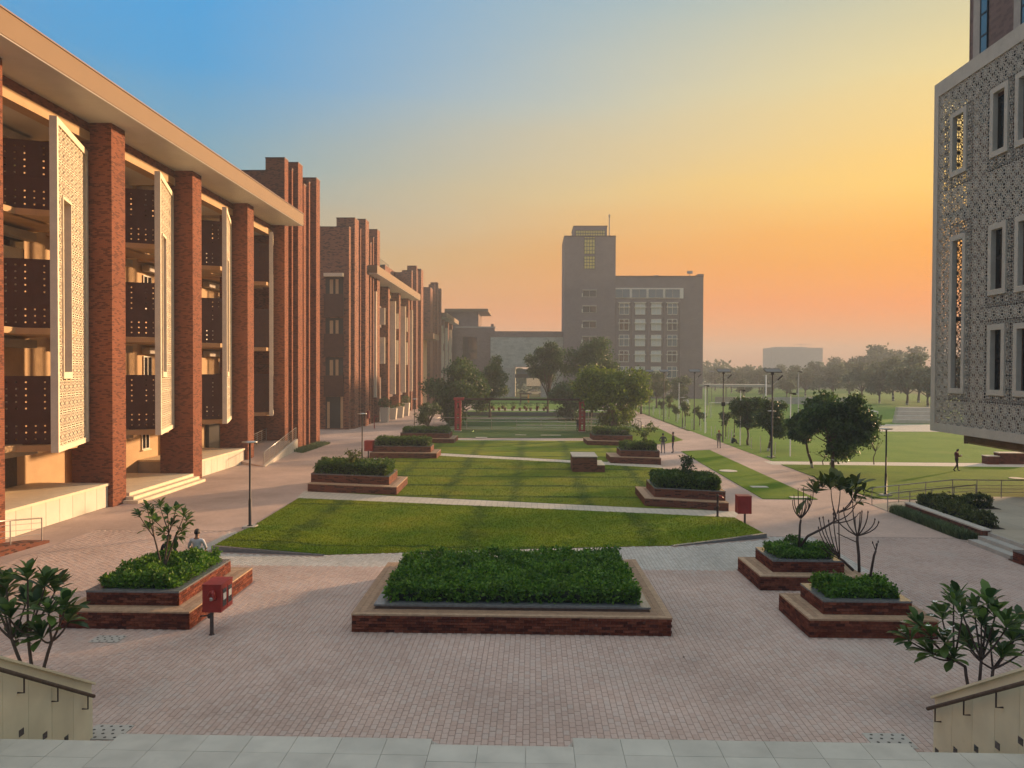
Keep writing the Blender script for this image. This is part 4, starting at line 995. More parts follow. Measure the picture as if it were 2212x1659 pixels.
R2, in_R2, _ = lawn_planter('brick planter on the right of the lawn, middle of three, beside two standing people', [G2(1318.9,1000.7), G2(1427.8,1004.2), (9.75,62.0), (5.95,62.2)], (.55,.02,.3,.8), .5, 1.0, 15)
R3, in_R3, _ = lawn_planter('brick planter on the right of the lawn, farthest of the three', [G2(1268.5,962), G2(1368.8,964.4), (9.5,77), (5.1,77)], (.6,.02,.3,.6), .46, .98, 16)
# stone-topped bench block on the lawn
b0 = G2(1236.8,1020.6); b1 = G2(1307,1021.8)
tb = thing('bench_block', 'square brick block with a pale stone top and a side seat, alone on the lawn', 'bench', ((b0[0]+b1[0])/2, b0[1]+1.4, 0))
MB().box(b0[0], b1[0], b0[1], b0[1]+2.9, 0, .5).build('seat_wall', M['brick_planter'], tb); MB().box(b0[0]+1.72, b1[0]+.02, b0[1]-.02, b0[1]+2.92, .5, .545).build('seat_slab', M['cream_stone'], tb)
MB().box(b0[0], b0[0]+1.7, b0[1]+.02, b0[1]+2.9, .5, 1.06).build('upper_wall', M['brick_planter'], tb); MB().box(b0[0]-.03, b0[0]+1.73, b0[1]-.02, b0[1]+2.93, 1.06, 1.12).build('stone_top', M['grey_concrete'], tb)

# ------------------------------------------------------------------ leaves
def quad_leaf(vs, fs, p, u, v, l, w):
    """pointed leaf: two triangles folded along the midrib"""
    b = len(vs); n = u.cross(v)
    vs += [p, p+u*l*.5+v*w*.5+n*l*.06, p+u*l, p+u*l*.5-v*w*.5+n*l*.06]; fs += [(b,b+1,b+2), (b,b+2,b+3)]
def rdir(r, up=0.0):
    while True:
        d = Vector((r.uniform(-1,1), r.uniform(-1,1), r.uniform(-1,1)))
        if .05 < d.length < 1: d = d.normalized(); d.z += up; return d.normalized()
def leaf_mesh(name, pts, r, size, mat, up=.35, asp=.5, flat=None):
    vs = []; fs = []
    for p, s in pts:
        u = rdir(r, up); v = u.orthogonal().normalized(); a_ = r.uniform(0, 2*PI)
        if flat is not None and abs(u.z) < .97: v = Vector((0,0,1)).cross(u).normalized(); a_ = r.gauss(0, flat)
        v = (Matrix.Rotation(a_, 3, u) @ v)
        quad_leaf(vs, fs, p, u, v, size*s, size*s*asp)
    m = MB(); m.v = [tuple(q) for q in vs]; m.f = fs; m.m = [0]*len(fs); return m
def hedge(label, quad, z0, z1, n, size, mat, seed=1, sprigs=True, core=True, group=None, name='hedge', zvar=.08, cat='hedge'):
    r = random.Random(seed); q = [Vector((p[0], p[1], 0)) for p in quad]
    c = sum(q, Vector())/4
    t = thing(name, label, cat, (c.x, c.y, z0), 0, group)
    def uv(a, b): return q[0].lerp(q[1], a).lerp(q[3].lerp(q[2], a), b)
    def top(a, b):
        p = uv(a, b)
        return z1+zvar*(math.sin(p.x*3.1+seed)*math.sin(p.y*2.7+seed*2)+.6*math.sin(p.x*7.3+p.y*5.1))*.8
    if core:
        cm = MB(); k = .10; zc = z1-.17-(z1-z0)*.1
        cm.prism([tuple((p+(c-p).normalized()*.16).xy) for p in q], z0-.02, max(z0+.02, zc)); cm.build('stems', M['hedge_core'], t)
    per = [(q[1]-q[0]).length, (q[2]-q[1]).length, (q[3]-q[2]).length, (q[0]-q[3]).length]
    area = per[0]*per[1]; side = sum(per)*(z1-z0); ft = area/(area+side)
    pts = []
    # sprigs: clusters of leaves
    m = n//7
    for i in range(m):
        if r.random() < ft:
            a, b = r.random(), r.random(); p = uv(a, b); p.z = top(a, b)-abs(r.gauss(0, .05)); s0 = 1
        else:
            e = r.choices(range(4), per)[0]; k = r.random()
            a, b = [(k,0),(1,k),(k,1),(0,k)][e]; p = uv(a, b); hz = r.random()**.8; p.z = z0+(top(a, b)-z0)*hz
            o = (p-c); o.z = 0; p += o.normalized()*r.uniform(-.05,.07)
        if r.random() < .10: p.z += r.uniform(.02, .12)
        for k in range(7): pts.append((p+Vector((r.gauss(0,.035), r.gauss(0,.035), r.gauss(0,.03))), r.uniform(.7,1.3)))
    o = leaf_mesh('foliage', pts, r, size, mat, .15, .62, .8).build('foliage', mat, t); o['kind'] = 'stuff'
    return t
hedge('broad clipped dark hedge filling the wide central planter', inset(in_c, (-.06,-.06,-.02,-.06)),   .60, 1.0, 34000, .105, M['hedge'], 21)
hedge('dark leafy hedge in the left foreground planter under the frangipani', inset(in_l, (.0,.0,-.05,-.0)), .85, 1.16, 14000, .10, M['hedge'], 22, zvar=.12)
hedge('dark low shrubs with white specks in the nearest right planter', inset(in_r1, (-.0,.05,-.0,.0)), .84, 1.15, 8000, .09, M['hedge'], 23, zvar=.12)
hedge('loose dark shrubs in the right planter with the leafy topped frangipani', inset(in_r2, (0,.05,0,.0)), .84, 1.12, 7000, .09, M['hedge'], 24, zvar=.15)
hedge('small shrub in the planter at the right edge', in_r3, .42, .75, 1800, .08, M['hedge2'], 25)
for lab, q, h, n, sd_ in (('green hedge in the nearest left lawn planter', in_L1, (.93,1.55), 13000, 31), ('green hedge in the middle left lawn planter', in_L2, (.9,1.5), 8000, 32), ('green hedge in the farthest left lawn planter', in_L3, (.9,1.35), 6000, 33),
                    ('dense green hedge in the nearest right lawn planter', in_R1, (.9,1.5), 13000, 34), ('small round shrub in the middle right lawn planter', in_R2, (.95,1.45), 5000, 35), ('pale green hedge in the farthest right lawn planter', in_R3, (.93,1.55), 5000, 36)):
    hedge(lab, q, h[0], h[1], n, .12, M['hedge2'], sd_, zvar=.1)

# ------------------------------------------------------------------ frangipanis: branches and single leaves in rosettes
def big_leaf(l, w, seed, mat):
    r = random.Random(seed); m = MB(); prof = [0, .35, .75, 1.0, .85, 0]; vs = []; n = 6; dr = r.uniform(.15,.5)
    for i in range(n):
        t = i/(n-1); x = t*l*math.cos(t*dr*1.2); z = -l*dr*.5*t*t
        ww = w*.5*prof[i] if i < n-1 else .004
        vs += [(x, -max(ww,.006), z+ww*.3), (x, 0, z), (x, max(ww,.006), z+ww*.3)]
    fs = []
    for i in range(n-1):
        for k in range(2): a = i*3+k; fs.append((a, a+3, a+4, a+1))
    m.add(vs, fs); return m.mesh('leaf', mat, smooth=True)
LEAVES = {k: [big_leaf(.36*s, .125*s, i+j*7, M[k]) for i, s in enumerate((1.0,.85,1.12,.7))] for j, k in enumerate(('frangi','frangi_warm'))}
def aim(o, d, roll):
    q = Vector(d).to_track_quat('X', 'Z'); o.rotation_mode = 'QUATERNION'; from mathutils import Quaternion
    o.rotation_quaternion = q @ Quaternion((1,0,0), roll)
def rosette(root, tip, axis, n, r, kind, size=1.0, spread=(.2,1.25)):
    axis = Vector(axis).normalized(); u = axis.orthogonal().normalized(); v = axis.cross(u); ph = r.uniform(0, 6)
    for k in range(n):
        a = ph+k*2.4; th = spread[0]+(spread[1]-spread[0])*(k/max(1, n-1))+r.uniform(-.12,.12)
        d = axis*math.cos(th)+(u*math.cos(a)+v*math.sin(a))*math.sin(th)
        o = place(r.choice(LEAVES[kind]), 'leaf', Vector(tip)-axis*.05*(k/n)*2, root); aim(o, d, r.uniform(-.3,.3)); s = size*r.uniform(.8,1.15); o.scale = (s, s, s)
def curve_pts(a, b, bend, n=5):
    a, b = Vector(a), Vector(b); m = (a+b)/2+Vector(bend)
    return [(a*(1-t)**2+m*2*t*(1-t)+b*t*t) for t in [i/n for i in range(n+1)]]
def branch(root, pts, r0, r1, mat, name='branch'):
    n = len(pts); return MB().tube(pts, [r0+(r1-r0)*i/(n-1) for i in range(n)], 7).build(name, mat, root, True)
def frangi(label, base, stems, tips, mat_b, seed, kind, leaf_n, size, r0=.045, group=None):
    """stems: list of pixel polylines with a depth; tips: (pixel, depth, leaves)"""
    r = random.Random(seed); t = thing('frangipani', label, 'frangipani tree', base, 0, group)
    for pts, ra, rb in stems: branch(t, pts, ra, rb, mat_b)
    for tip, axis, n in tips: rosette(t, tip, axis, n, r, kind, size)
    return t
def PX3(px, py, Y): return GY(px, py, Y)
# left foreground corner, outside the stair wall
Y0 = 15.6
def P(px, py, dy=0): return GY(px, py, Y0+dy)
r_ = random.Random(3)
base = P(85,1440); gb = Vector((base.x, base.y, 0))
tL = [(14,1262,.3),(60,1246,-.3),(97,1262,.2),(140,1310,0),(75,1310,.4),(20,1330,-.3),(120,1270,.6),(150,1335,.3),(40,1375,.2),(88,1372,-.2),(5,1290,.5),(55,1300,.7),(105,1320,-.5),(-30,1310,0),(-25,1250,.3)]
st = []
hubs = [P(60,1370), P(25,1380), P(112,1385)]
for h in hubs: st.append((curve_pts(gb+(h-gb)*.0+Vector((r_.uniform(-.1,.1),r_.uniform(-.1,.1),0)), h, (r_.uniform(-.12,.12),0,.1)), .04, .03))
tips = []
for px, py, dy in tL:
    p = P(px, py, dy); h = min(hubs, key=lambda q: (q-p).length); st.append((curve_pts(h, p-Vector((0,0,.06)), (0,0,-.12)), .027, .016)); ax = (p-h).normalized()+Vector((0,0,.5)); tips.append((p, ax, 18))
frangi('dark leafy frangipani beyond the stair wall in the bottom left corner', gb, st, tips, M['bark'], 5, 'frangi', 15, 1.35)
# right foreground corner
Y0 = 15.9
tR = [(1962,1378,.0),(1985,1350,.3),(2010,1372,-.3),(2035,1330,.3),(2060,1300,.2),(2078,1330,-.4),(2105,1315,.5),(2040,1385,-.5),(2010,1410,.0),(2085,1375,.6),(2120,1345,0),(2150,1325,.2),(2175,1350,-.2),(2190,1380,.3),(2140,1385,.4),(2060,1420,-.2),(2165,1415,0),(2095,1400,.8),(2205,1345,.5),(2225,1390,.2),(2135,1300,.5),(2068,1290,.6)]
gb = P(2112,1475); gb.z = 0; hubs = [P(2145,1445), P(2085,1440), P(2120,1425), P(2060,1425)]
st = [(curve_pts(gb, hubs[0], (.12,0,-.2)), .036, .03), (curve_pts(gb, hubs[1], (-.1,0,.1)), .036, .03), (curve_pts(gb, hubs[2], (0,0,.1)), .036, .028), (curve_pts(hubs[1], hubs[3], (0,0,.0)), .03, .024)]
tips = []
for px, py, dy in tR:
    p = P(px, py, dy); h = min(hubs, key=lambda q: (q-p).length); st.append((curve_pts(h, p-Vector((0,0,.05)), (0,0,-.1)), .024, .014)); ax = (p-h).normalized()+Vector((0,0,.6)); tips.append((p, ax, 13))
fr = frangi('flowering frangipani beyond the stair wall in the bottom right corner', gb, st, tips, M['bark_dark'], 6, 'frangi', 13, 1.25)
def flower_mesh():
    m = MB()
    for k in range(5):
        a = 2*PI*k/5; c, s = math.cos(a), math.sin(a); m.add([(0,0,0),(.02*c-.014*s,.02*s+.014*c,.006),(.042*c,.042*s,.012),(.02*c+.014*s,.02*s-.014*c,.006)], [(0,3,2,1)])
    return m.mesh('flower', M['flower'])
FM = flower_mesh()
for px, py in ((1950,1344),(1946,1362),(1953,1368),(2010,1322),(2013,1330),(2040,1362),(2046,1366),(2052,1360),(2043,1376),(2090,1318),(2075,1326),(2020,1300),(2005,1352),(2058,1354),(2038,1368),(1995,1318)):
    p = GY(px, py, 15.15); o = place(FM, 'flower', p, fr); o.scale = (1.5,1.5,1.5); aim(o, (r_.uniform(-1,1), -1, r_.uniform(-.3,.8)), 0)
# leafy one in the left planter
Y0 = 23.0
gb = P(352,1188); gb.z = .86
tM = [(318,1098,0),(300,1112,.2),(345,1092,.2),(362,1108,-.2),(380,1100,.3),(398,1112,0),(335,1125,-.3),(372,1132,.2),(395,1145,.3),(320,1140,.3),(350,1150,-.2),(405,1122,.5),(328,1110,.5),(385,1160,0),(365,1168,.3)]
hubs = [P(333,1160), P(365,1150), P(380,1155)]
st = [(curve_pts(gb, h, (0,0,.05)), .03, .022) for h in hubs]; tips = []
for px, py, dy in tM:
    p = P(px, py, dy); h = min(hubs, key=lambda q: (q-p).length); st.append((curve_pts(h, p, (0,0,-.06)), .018, .011)); tips.append((p, (p-h).normalized()+Vector((0,0,.6)), 12))
frangi('leafy young frangipani rising from the hedge of the left foreground planter', gb, st, tips, M['bark'], 7, 'frangi', 12, .95)
# right planter (back): few leaves on top
Y0 = 26.2
gb = P(1728,1172); gb.z = .85
S = lambda *a: [P(*q) for q in a]
st = [(S((1726,1182),(1728,1135),(1730,1122)), .04, .032), (S((1729,1180),(1745,1158),(1775,1143),(1800,1128),(1806,1113)), .045, .032)]
for e in ((1712,1080),(1715,1068),(1724,1055),(1736,1052),(1745,1072),(1752,1068),(1757,1060),(1741,1075)): st.append((curve_pts(P(1730,1120), P(*e, r_.uniform(-.3,.3)), ((P(*e)-P(1730,1120)).x*.5,0,-.12)), .02, .012))
for a, e in (((1806,1113),(1795,1055)),((1808,1110),(1815,1058)),((1812,1108),(1850,1050)),((1815,1106),(1868,1062)),((1800,1128),(1850,1085)),((1800,1130),(1855,1108)),((1815,1104),(1842,1075))): st.append((curve_pts(P(*a), P(*e, r_.uniform(-.3,.3)), ((P(*e)-P(*a)).x*.35,0,-.15)), .022, .012))
tips = [(P(1792,1053), (-.3,0,1), 13), (P(1814,1055), (.2,0,1), 13), (P(1775,1050,.2), (-.6,0,.9), 10), (P(1850,1050), (.5,0,.8), 7), (P(1868,1062), (.8,0,.5), 4), (P(1745,1078), (0,0,-1), 3), (P(1850,1082), (.8,0,.4), 4), (P(1800,1045,.3), (0,0,1), 13), (P(1830,1062,.3), (.4,0,.9), 11), (P(1760,1062,.1), (-.5,0,.8), 10), (P(1842,1075), (.5,0,.6), 6)]
frangi('half bare frangipani with a tuft of leaves on top, in the back right planter', gb, st, tips, M['bark_dark'], 8, 'frangi_warm', 10, 1.65)
# right planter (front): bare
Y0 = 21.6
gb = P(1852,1232); gb.z = .86
st = [(S((1856,1236),(1855,1200),(1852,1168),(1852,1158)), .042, .035), (S((1843,1232),(1822,1212),(1812,1205)), .042, .03), (S((1880,1245),(1888,1200),(1892,1190)), .035, .028), (S((1852,1172),(1808,1152)), .014, .012), (S((1820,1212),(1788,1193),(1770,1180)), .016, .01)]
for e in ((1800,1100),(1822,1098),(1842,1085),(1847,1118),(1858,1108),(1875,1106),(1890,1122),(1862,1105),(1898,1128)): st.append((curve_pts(P(1852,1158), P(*e, r_.uniform(-.35,.35)), ((P(*e)-P(1852,1158)).x*.45,0,-.06)), .019, .013))
for e in ((1770,1120),(1778,1118),(1800,1110),(1812,1105),(1768,1140),(1790,1125)): st.append((curve_pts(P(1814,1206), P(*e, r_.uniform(-.3,.3)), ((P(*e)-P(1814,1206)).x*.35,0,-.05)), .019, .012))
for e in ((1885,1172),(1897,1170),(1893,1176)): st.append((curve_pts(P(1892,1190), P(*e), (0,0,0)), .014, .010))
tips = []
tt = frangi('bare leafless frangipani with upright twigs, in the nearest right planter', gb, st, tips, M['bark_dark'], 9, 'frangi', 0, 1)
kn = MB()
for pts, a, b in st[5:]: q = pts[-1]; kn.lathe(q, [(.012,-.03),(.022,-.005),(.016,.02),(.004,.045)], 6)
kn.build('twig_tip', M['bark_dark'], tt, True)

# saplings in the lawn planters
def sapling(label, px, py, h, Y, spread, n, mat, seed, zb=.9, group=None, size=.22, trunk=.025):
    r = random.Random(seed); p = GY(px, py, Y); t = thing('sapling', label, 'sapling', (p.x, p.y, zb), 0, group)
    c = Vector((p.x, p.y, zb)); branch(t, [c, c+Vector((.05,0,h*.4)), c+Vector((.0,.03,h*.95))], trunk, trunk*.4, M['bark_dark'], 'trunk'); pts = []
    bm = MB()
    for k in range(14):
        z = h*r.uniform(.35,.95); a = r.uniform(0, 2*PI); e = c+Vector((math.cos(a)*spread*r.uniform(.5,1), math.sin(a)*spread*r.uniform(.5,1), z+r.uniform(-.05,.15)*h))
        bm.tube([c+Vector((0,0,z-.08*h)), e], [trunk*.35, .004], 4)
        for i in range(n//14): f = r.uniform(.35,1.05); pts.append((c+Vector((0,0,z-.08*h))*1+(e-c-Vector((0,0,z-.08*h)))*f+Vector((r.gauss(0,.05),r.gauss(0,.05),r.gauss(0,.05))), r.uniform(.7,1.2)))
    bm.build('twigs', M['bark_dark'], t); o = leaf_mesh('crown', pts, r, size, mat, -.25, .35).build('crown', mat, t); return t
sapling('small feathery sapling in the hedge of the nearest left lawn planter', 762,1000, 1.35, 45.6, .55, 260, M['shrub_red'], 41, .95)
sapling('slender leafy sapling in the hedge of the nearest right lawn planter', 1484,1015, 1.75, 41.0, .36, 330, M['leaf_dark'], 42, .95)
sapling('open leafy sapling rising from the middle right lawn planter', 1395,960, 2.3, 60.0, 1.15, 420, M['leaf_mid'], 43, .95, size=.26)

# ------------------------------------------------------------------ trees
def tree_parts(h, cr, ch, n, size, seed, trunk_r=.1, fork=.32, whitewash=0.0, lumps=14, open_=.75, lean=(0,0), zshift=0, droop=0.15):
    """returns trunk MB, whitewash MB, crown points; crown of lumps round an uneven ellipsoid"""
    r = random.Random(seed); tm = MB(); wm = MB(); cz = h-ch/2
    top = Vector((lean[0], lean[1], h*fork)); base = Vector((0,0,0))
    tp = [base.lerp(top, k/4)+Vector((r.gauss(0,trunk_r*.25), r.gauss(0,trunk_r*.25), 0)) for k in range(5)]; tp[0] = base
    cut = whitewash/(h*fork) if whitewash else 0
    tm.tube(tp, [trunk_r*(1.25-.5*k/4) for k in range(5)], 8)
    if whitewash:
        q = [base, base.lerp(top, min(.95, cut)*.5), base.lerp(top, min(.95, cut))]
        qs = [tp[0], tp[1].lerp(tp[0], .5), tp[1], tp[2]]; wm.tube([p for p in qs if p.z <= whitewash+.2] or qs[:2], [trunk_r*1.32, trunk_r*1.2, trunk_r*1.1, trunk_r*1.0][:max(2, len([p for p in qs if p.z <= whitewash+.2]))], 8)
    cl = []
    for k in range(lumps):
        d = rdir(r, .15); rad = r.uniform(.45, .92)
        p = Vector((lean[0]*1.3+d.x*cr*rad, lean[1]*1.3+d.y*cr*rad, cz+d.z*ch*.5*rad+zshift)); cl.append((p, r.uniform(.26,.46)*min(cr, ch*.6)))
    cl.append((Vector((lean[0], lean[1], cz)), .5*min(cr, ch*.6)))
    for p, s in cl:
        mid = top.lerp(p, .55)+Vector((0,0,-.1*ch*r.random()))
        tm.tube([tp[3].lerp(tp[4], r.random()), mid, p], [trunk_r*.5, trunk_r*.28, trunk_r*.08], 5)
    pts = []; tot = sum(s**2 for p, s in cl)
    for p, s in cl:
        for i in range(int(n*s*s/tot)):
            d = rdir(r); rr = s*(open_+(1-open_)*r.random())*r.random()**.35*r.uniform(.8,1.15)
            q = p+Vector((d.x*rr*1.15, d.y*rr*1.15, d.z*rr*.8-abs(r.gauss(0, droop*s)))); pts.append((q, r.uniform(.7,1.3)))
    return tm, wm, pts
def tree_proto(name, h, cr, ch, n, size, seed, mat, bark='bark', **kw):
    tm, wm, pts = tree_parts(h, cr, ch, n, size, seed, **kw); r = random.Random(seed+1)
    ms = [('trunk', tm.mesh('trunk', M[bark], smooth=True))]
    if wm.v: ms.append(('whitewash', wm.mesh('whitewash', M['whitewash'], smooth=True)))
    ms.append(('crown', leaf_mesh('crown', pts, r, size, mat, -.1, .5).mesh('crown', mat)))
    return ms
def put_tree(ms, name, label, loc, group=None, rz=0, s=1.0, cat='tree', sz=None):
    t = thing(name, label, cat, loc, rz, group); t.scale = (s, s, sz or s)
    tr = place(ms[0][1], ms[0][0], (0,0,0), t, local=True)
    for nm, me in ms[1:]: place(me, nm, (0,0,0), tr if nm == 'whitewash' else t, local=True)
    return t
# two big trees by the pitch path
q = GZ(1796,1029); put_tree(tree_proto('t', 6.1, 2.3, 4.7, 16000, .26, 61, M['leaf_dark'], trunk_r=.12, fork=.38, whitewash=1.0, lumps=32, lean=(.25,.1)), 'shade_tree', 'tallest dark round tree on the right lawn, its leaning trunk foot painted white', q)
q = GZ(1755,1011.6); put_tree(tree_proto('t', 4.3, 1.45, 2.7, 6000, .25, 62, M['leaf_dark'], trunk_r=.09, fork=.5, whitewash=1.1, lumps=9, lean=(-.5,.1)), 'shade_tree', 'smaller forked tree touching the tall dark tree on the right lawn', q)
q = GZ(1659,975); put_tree(tree_proto('t', 5.0, 1.75, 3.7, 9000, .25, 63, M['leaf_dark'], trunk_r=.10, fork=.34, whitewash=1.0, lumps=17, lean=(.3,0)), 'shade_tree', 'dark tree right behind the lamp post at the edge of the pitch', q)
q = GZ(1615,962); put_tree(tree_proto('t', 5.0, 1.6, 3.7, 8000, .25, 64, M['leaf_dark'], trunk_r=.09, fork=.34, whitewash=.0, lumps=16), 'shade_tree', 'dark tree just left of the lamp post at the edge of the pitch', q)
# trees past the railing
MT = 'trees beyond the railing'
def mid(name, label, px, Y, topy, hw, mat, seed, n, chf=.86, size=.36, **kw):
    p = GY(px, 850, Y); h = GY(px, topy, Y).z; cr = hw*Y/FPX
    put_tree(tree_proto('t', h, cr, h*chf, n, size, seed, M[mat], trunk_r=.16, fork=.3, **kw), name, label, (p.x, Y, 0), MT)
mid('broad_tree', 'large blue green tree left of centre behind the red gate post', 985, 98, 768, 70, 'leaf_dark', 71, 17000, .95, lumps=30)
mid('broad_tree', 'lighter green tree just right of the large blue green tree', 1058, 116, 766, 44, 'leaf_mid', 72, 9000, .9, lumps=20)
mid('broad_tree', 'narrow dark tree in front of the pale hall, left of the tall pair', 1184, 122, 734, 44, 'leaf_dark', 73, 11000, .56, lumps=20)
mid('broad_tree', 'tallest tree of the middle group, in front of the tower', 1278, 120, 722, 58, 'leaf_dark', 74, 13000, .95, lumps=26)
mid('broad_tree', 'dim tree filling the gap below the tallest of the middle group', 1238, 112, 790, 50, 'leaf_dark', 75, 10000, .95, lumps=18)
mid('broad_tree', 'bright yellow green tree with a dark underside, right of centre', 1322, 88, 786, 84, 'leaf_bright', 76, 18000, .88, lumps=30, whitewash=1.4)
mid('broad_tree', 'hazy tree at the right shoulder of the bright yellow green tree', 1385, 128, 782, 34, 'leaf_mid', 77, 5000, .85)
mid('broad_tree', 'pale hazy tree in front of the tower wing', 1418, 150, 792, 30, 'leaf_pale', 78, 4000, .85)
mid('broad_tree', 'pale hazy tree at the foot of the tower wing, farther right', 1470, 160, 812, 32, 'leaf_pale', 79, 4000, .85)
mid('young_tree', 'sparse young tree by the far left lawn planter', 925, 84, 858, 26, 'leaf_pale', 80, 1500, .75, size=.26)
mid('young_tree', 'slim young tree behind the far right lawn planter', 1325, 82, 862, 15, 'leaf_bright', 81, 900, .8, size=.24)
# young trees on the pitch side of the path
YT = 'young trees along the pitch'
for i, (px, py, ty, hw, lab) in enumerate(((1568,948,885,16,'young tree on the pitch verge between the walker and the seated person'), (1586,940,872,17,'young tree on the pitch verge directly above the seated person'), (1511,922,880,15,'young tree on the pitch verge above the walker, beyond the white pole'), (1480,925,868,16,'young tree on the pitch verge beside the farther lamp post'), (1445,905,850,14,'young tree on the pitch verge below the solar lights in a row'), (1430,900,862,8,'tiny young tree on the pitch verge, farthest of its row'), (1460,912,872,10,'tiny young tree on the pitch verge, next to the blue board'))):
    p = GZ(px, py); h = GY(px, ty, p.y).z
    put_tree(tree_proto('t', h, hw*p.y/FPX, h*.58, 700, .24, 90+i, M['leaf_mid' if i else 'leaf_pale'], trunk_r=.05, fork=.45, whitewash=.7, lumps=7), 'young_tree', lab, p, YT)
# nearly bare thin trees right of the big tree
def bare_tree(label, px, py, ty, seed):
    r = random.Random(seed); p = GZ(px, py); h = GY(px, ty, p.y).z; t = thing('bare_tree', label, 'tree', p); m = MB(); k0 = p+Vector((.1,0,h*.35)); m.tube([p, p+Vector((-.05,0,h*.2)), k0], [.04,.035,.03], 6); pts = []
    for k in range(9):
        e = p+Vector((r.uniform(-.7,.8), r.uniform(-.5,.5), h*r.uniform(.6,1))); m.tube(curve_pts(k0+Vector((0,0,h*.1*r.random())), e, (0,0,-.1)), [.022,.02,.016,.012,.009,.006], 5)
        for i in range(4): pts.append((e+Vector((r.gauss(0,.12), r.gauss(0,.12), r.gauss(0,.15))), r.uniform(.6,1)))
    m.build('trunk', M['bark'], t); leaf_mesh('crown', pts, r, .2, M['leaf_mid'], 0, .5).build('crown', M['leaf_mid'], t)
bare_tree('thin nearly bare tree on the right lawn, between the big tree and the lamp post', 1888,1003.6,928,1)
bare_tree('thin bare young tree in front of the big tree trunk on the right lawn', 1778,1004,965,2)
# hazy tree belt beyond the pitch
BELT = [tree_proto('t', 10, 4.6, 7.5, 2600, .8, 200+k, M['leaf_far_hazed'], trunk_r=.22, fork=.25, whitewash=1.5, lumps=15) for k in range(4)]
rb = random.Random(77); FT = 'hazy trees beyond the pitch'
belt = []
ORD = ['first','second','third','fourth','fifth','sixth','seventh','eighth','ninth','tenth','eleventh','twelfth','thirteenth','fourteenth','fifteenth','sixteenth','seventeenth','eighteenth','nineteenth','twentieth','twenty first','twenty second','twenty third','twenty fourth','twenty fifth','twenty sixth','twenty seventh','twenty eighth','twenty ninth','thirtieth']
bn = 0
for px, Y, ty, lab in sorted(((1545,290,790,'hazy tree nearest the tower wing beyond the pitch'),(1580,260,796,None),(1612,300,786,None),(1640,255,792,None),(1668,240,800,None),(1690,310,788,None),(1722,250,790,None),(1740,225,796,None),(1770,270,782,None),(1800,230,788,None),(1835,250,778,None),(1862,205,784,'large hazy tree above the tall dark tree'),(1880,290,760,None),(1900,180,790,None),(1930,195,770,None),(1960,170,782,None),(1985,185,765,None),(2005,160,792,None),(1905,300,742,'tall faint tree breaking the skyline left of the lattice building'),(1960,310,750,'second faint tree breaking the skyline beside the lattice building'),(1800,320,772,None),(1560,330,796,None),(1700,205,815,None),(1655,200,820,None),(1605,215,818,None),(2040,170,775,None),(2080,160,770,None),(2130,150,770,None)), key=lambda q: q[0]):
    bn += 1
    p = GY(px, 830, Y); h = max(3.0, GY(px, ty, Y).z); s = h/10
    w = rb.uniform(.9,1.25)*s
    put_tree(BELT[rb.randrange(4)], 'belt_tree', lab or 'hazy tree in the belt beyond the pitch, '+ORD[bn-1]+' from the tower side', (p.x, Y, 0), FT, rb.uniform(0,6), max(w, s*.9), sz=s)
o = MB()
rw = random.Random(12); pts = []
for i in range(9000):
    x = rw.uniform(20, 330); Y = rw.uniform(345, 400); pts.append((Vector((x, Y, rw.random()**.6*(7+3*math.sin(x*.09)+2*math.sin(x*.31)))), rw.uniform(.7,1.4)))
wood = leaf_mesh('wood', pts, rw, 2.6, M['leaf_far_hazed'], 0, .7).build('distant_wood', M['leaf_far_hazed']); wood['kind'] = 'stuff'; tag(wood, 'faint mass of far woodland along the horizon beyond the pitch', 'woodland')
pts = []
for i in range(2500):
    x = rw.uniform(-40, 16); Y = rw.uniform(240, 262); pts.append((Vector((x, Y, rw.random()**.6*7)), rw.uniform(.7,1.4)))
wood = leaf_mesh('wood', pts, rw, 1.6, M['leaf_far_hazed'], 0, .7).build('distant_wood', M['leaf_far_hazed']); wood['kind'] = 'stuff'; tag(wood, 'dim greenery seen through the dark gateway of the pale hall', 'woodland')

# ------------------------------------------------------------------ lamps and poles
def lamp_post(label, px, py, zb=0.0, pad=True, base=None):
    p = base or GZ(px, py); t = thing('lamp_post', label, 'lamp post', p, 0, 'disc topped lamp posts')
    if pad: MB().box(-.27,.27,-.27,.27,0,.09).build('base_pad', M['grey_concrete'], t, local=True)
    MB().lathe((0,0,.09), [(.12,0),(.12,.02),(.065,.03),(.065,1.15),(.045,1.2),(.042,3.72)], 12).build('pole', M['black_metal'], t, True, local=True)
    MB().lathe((0,0,3.80), [(.05,-.06),(.10,-.04),(.33,-.005),(.35,.01),(.34,.035),(.05,.07)], 20).build('lamp_disc', M['steel'], t, True, local=True)
lamp_post('disc topped lamp post on the left edge of the front lawn', 540, 1140)
lamp_post('disc topped lamp post behind the nearest left lawn planter', 0, 0, base=Vector((-12.53,56.7,0)))
lamp_post('disc topped lamp post behind the farthest left lawn planter', 0, 0, base=Vector((-13.28,86.9,0)))
lamp_post('disc topped lamp post beside the ramp railing on the right', 1913, 1071)
lamp_post('disc topped lamp post between the dark trees at the edge of the pitch', 1666, 987.8)
lamp_post('disc topped lamp post far up the path, by the blue board', 1474, 924.8)
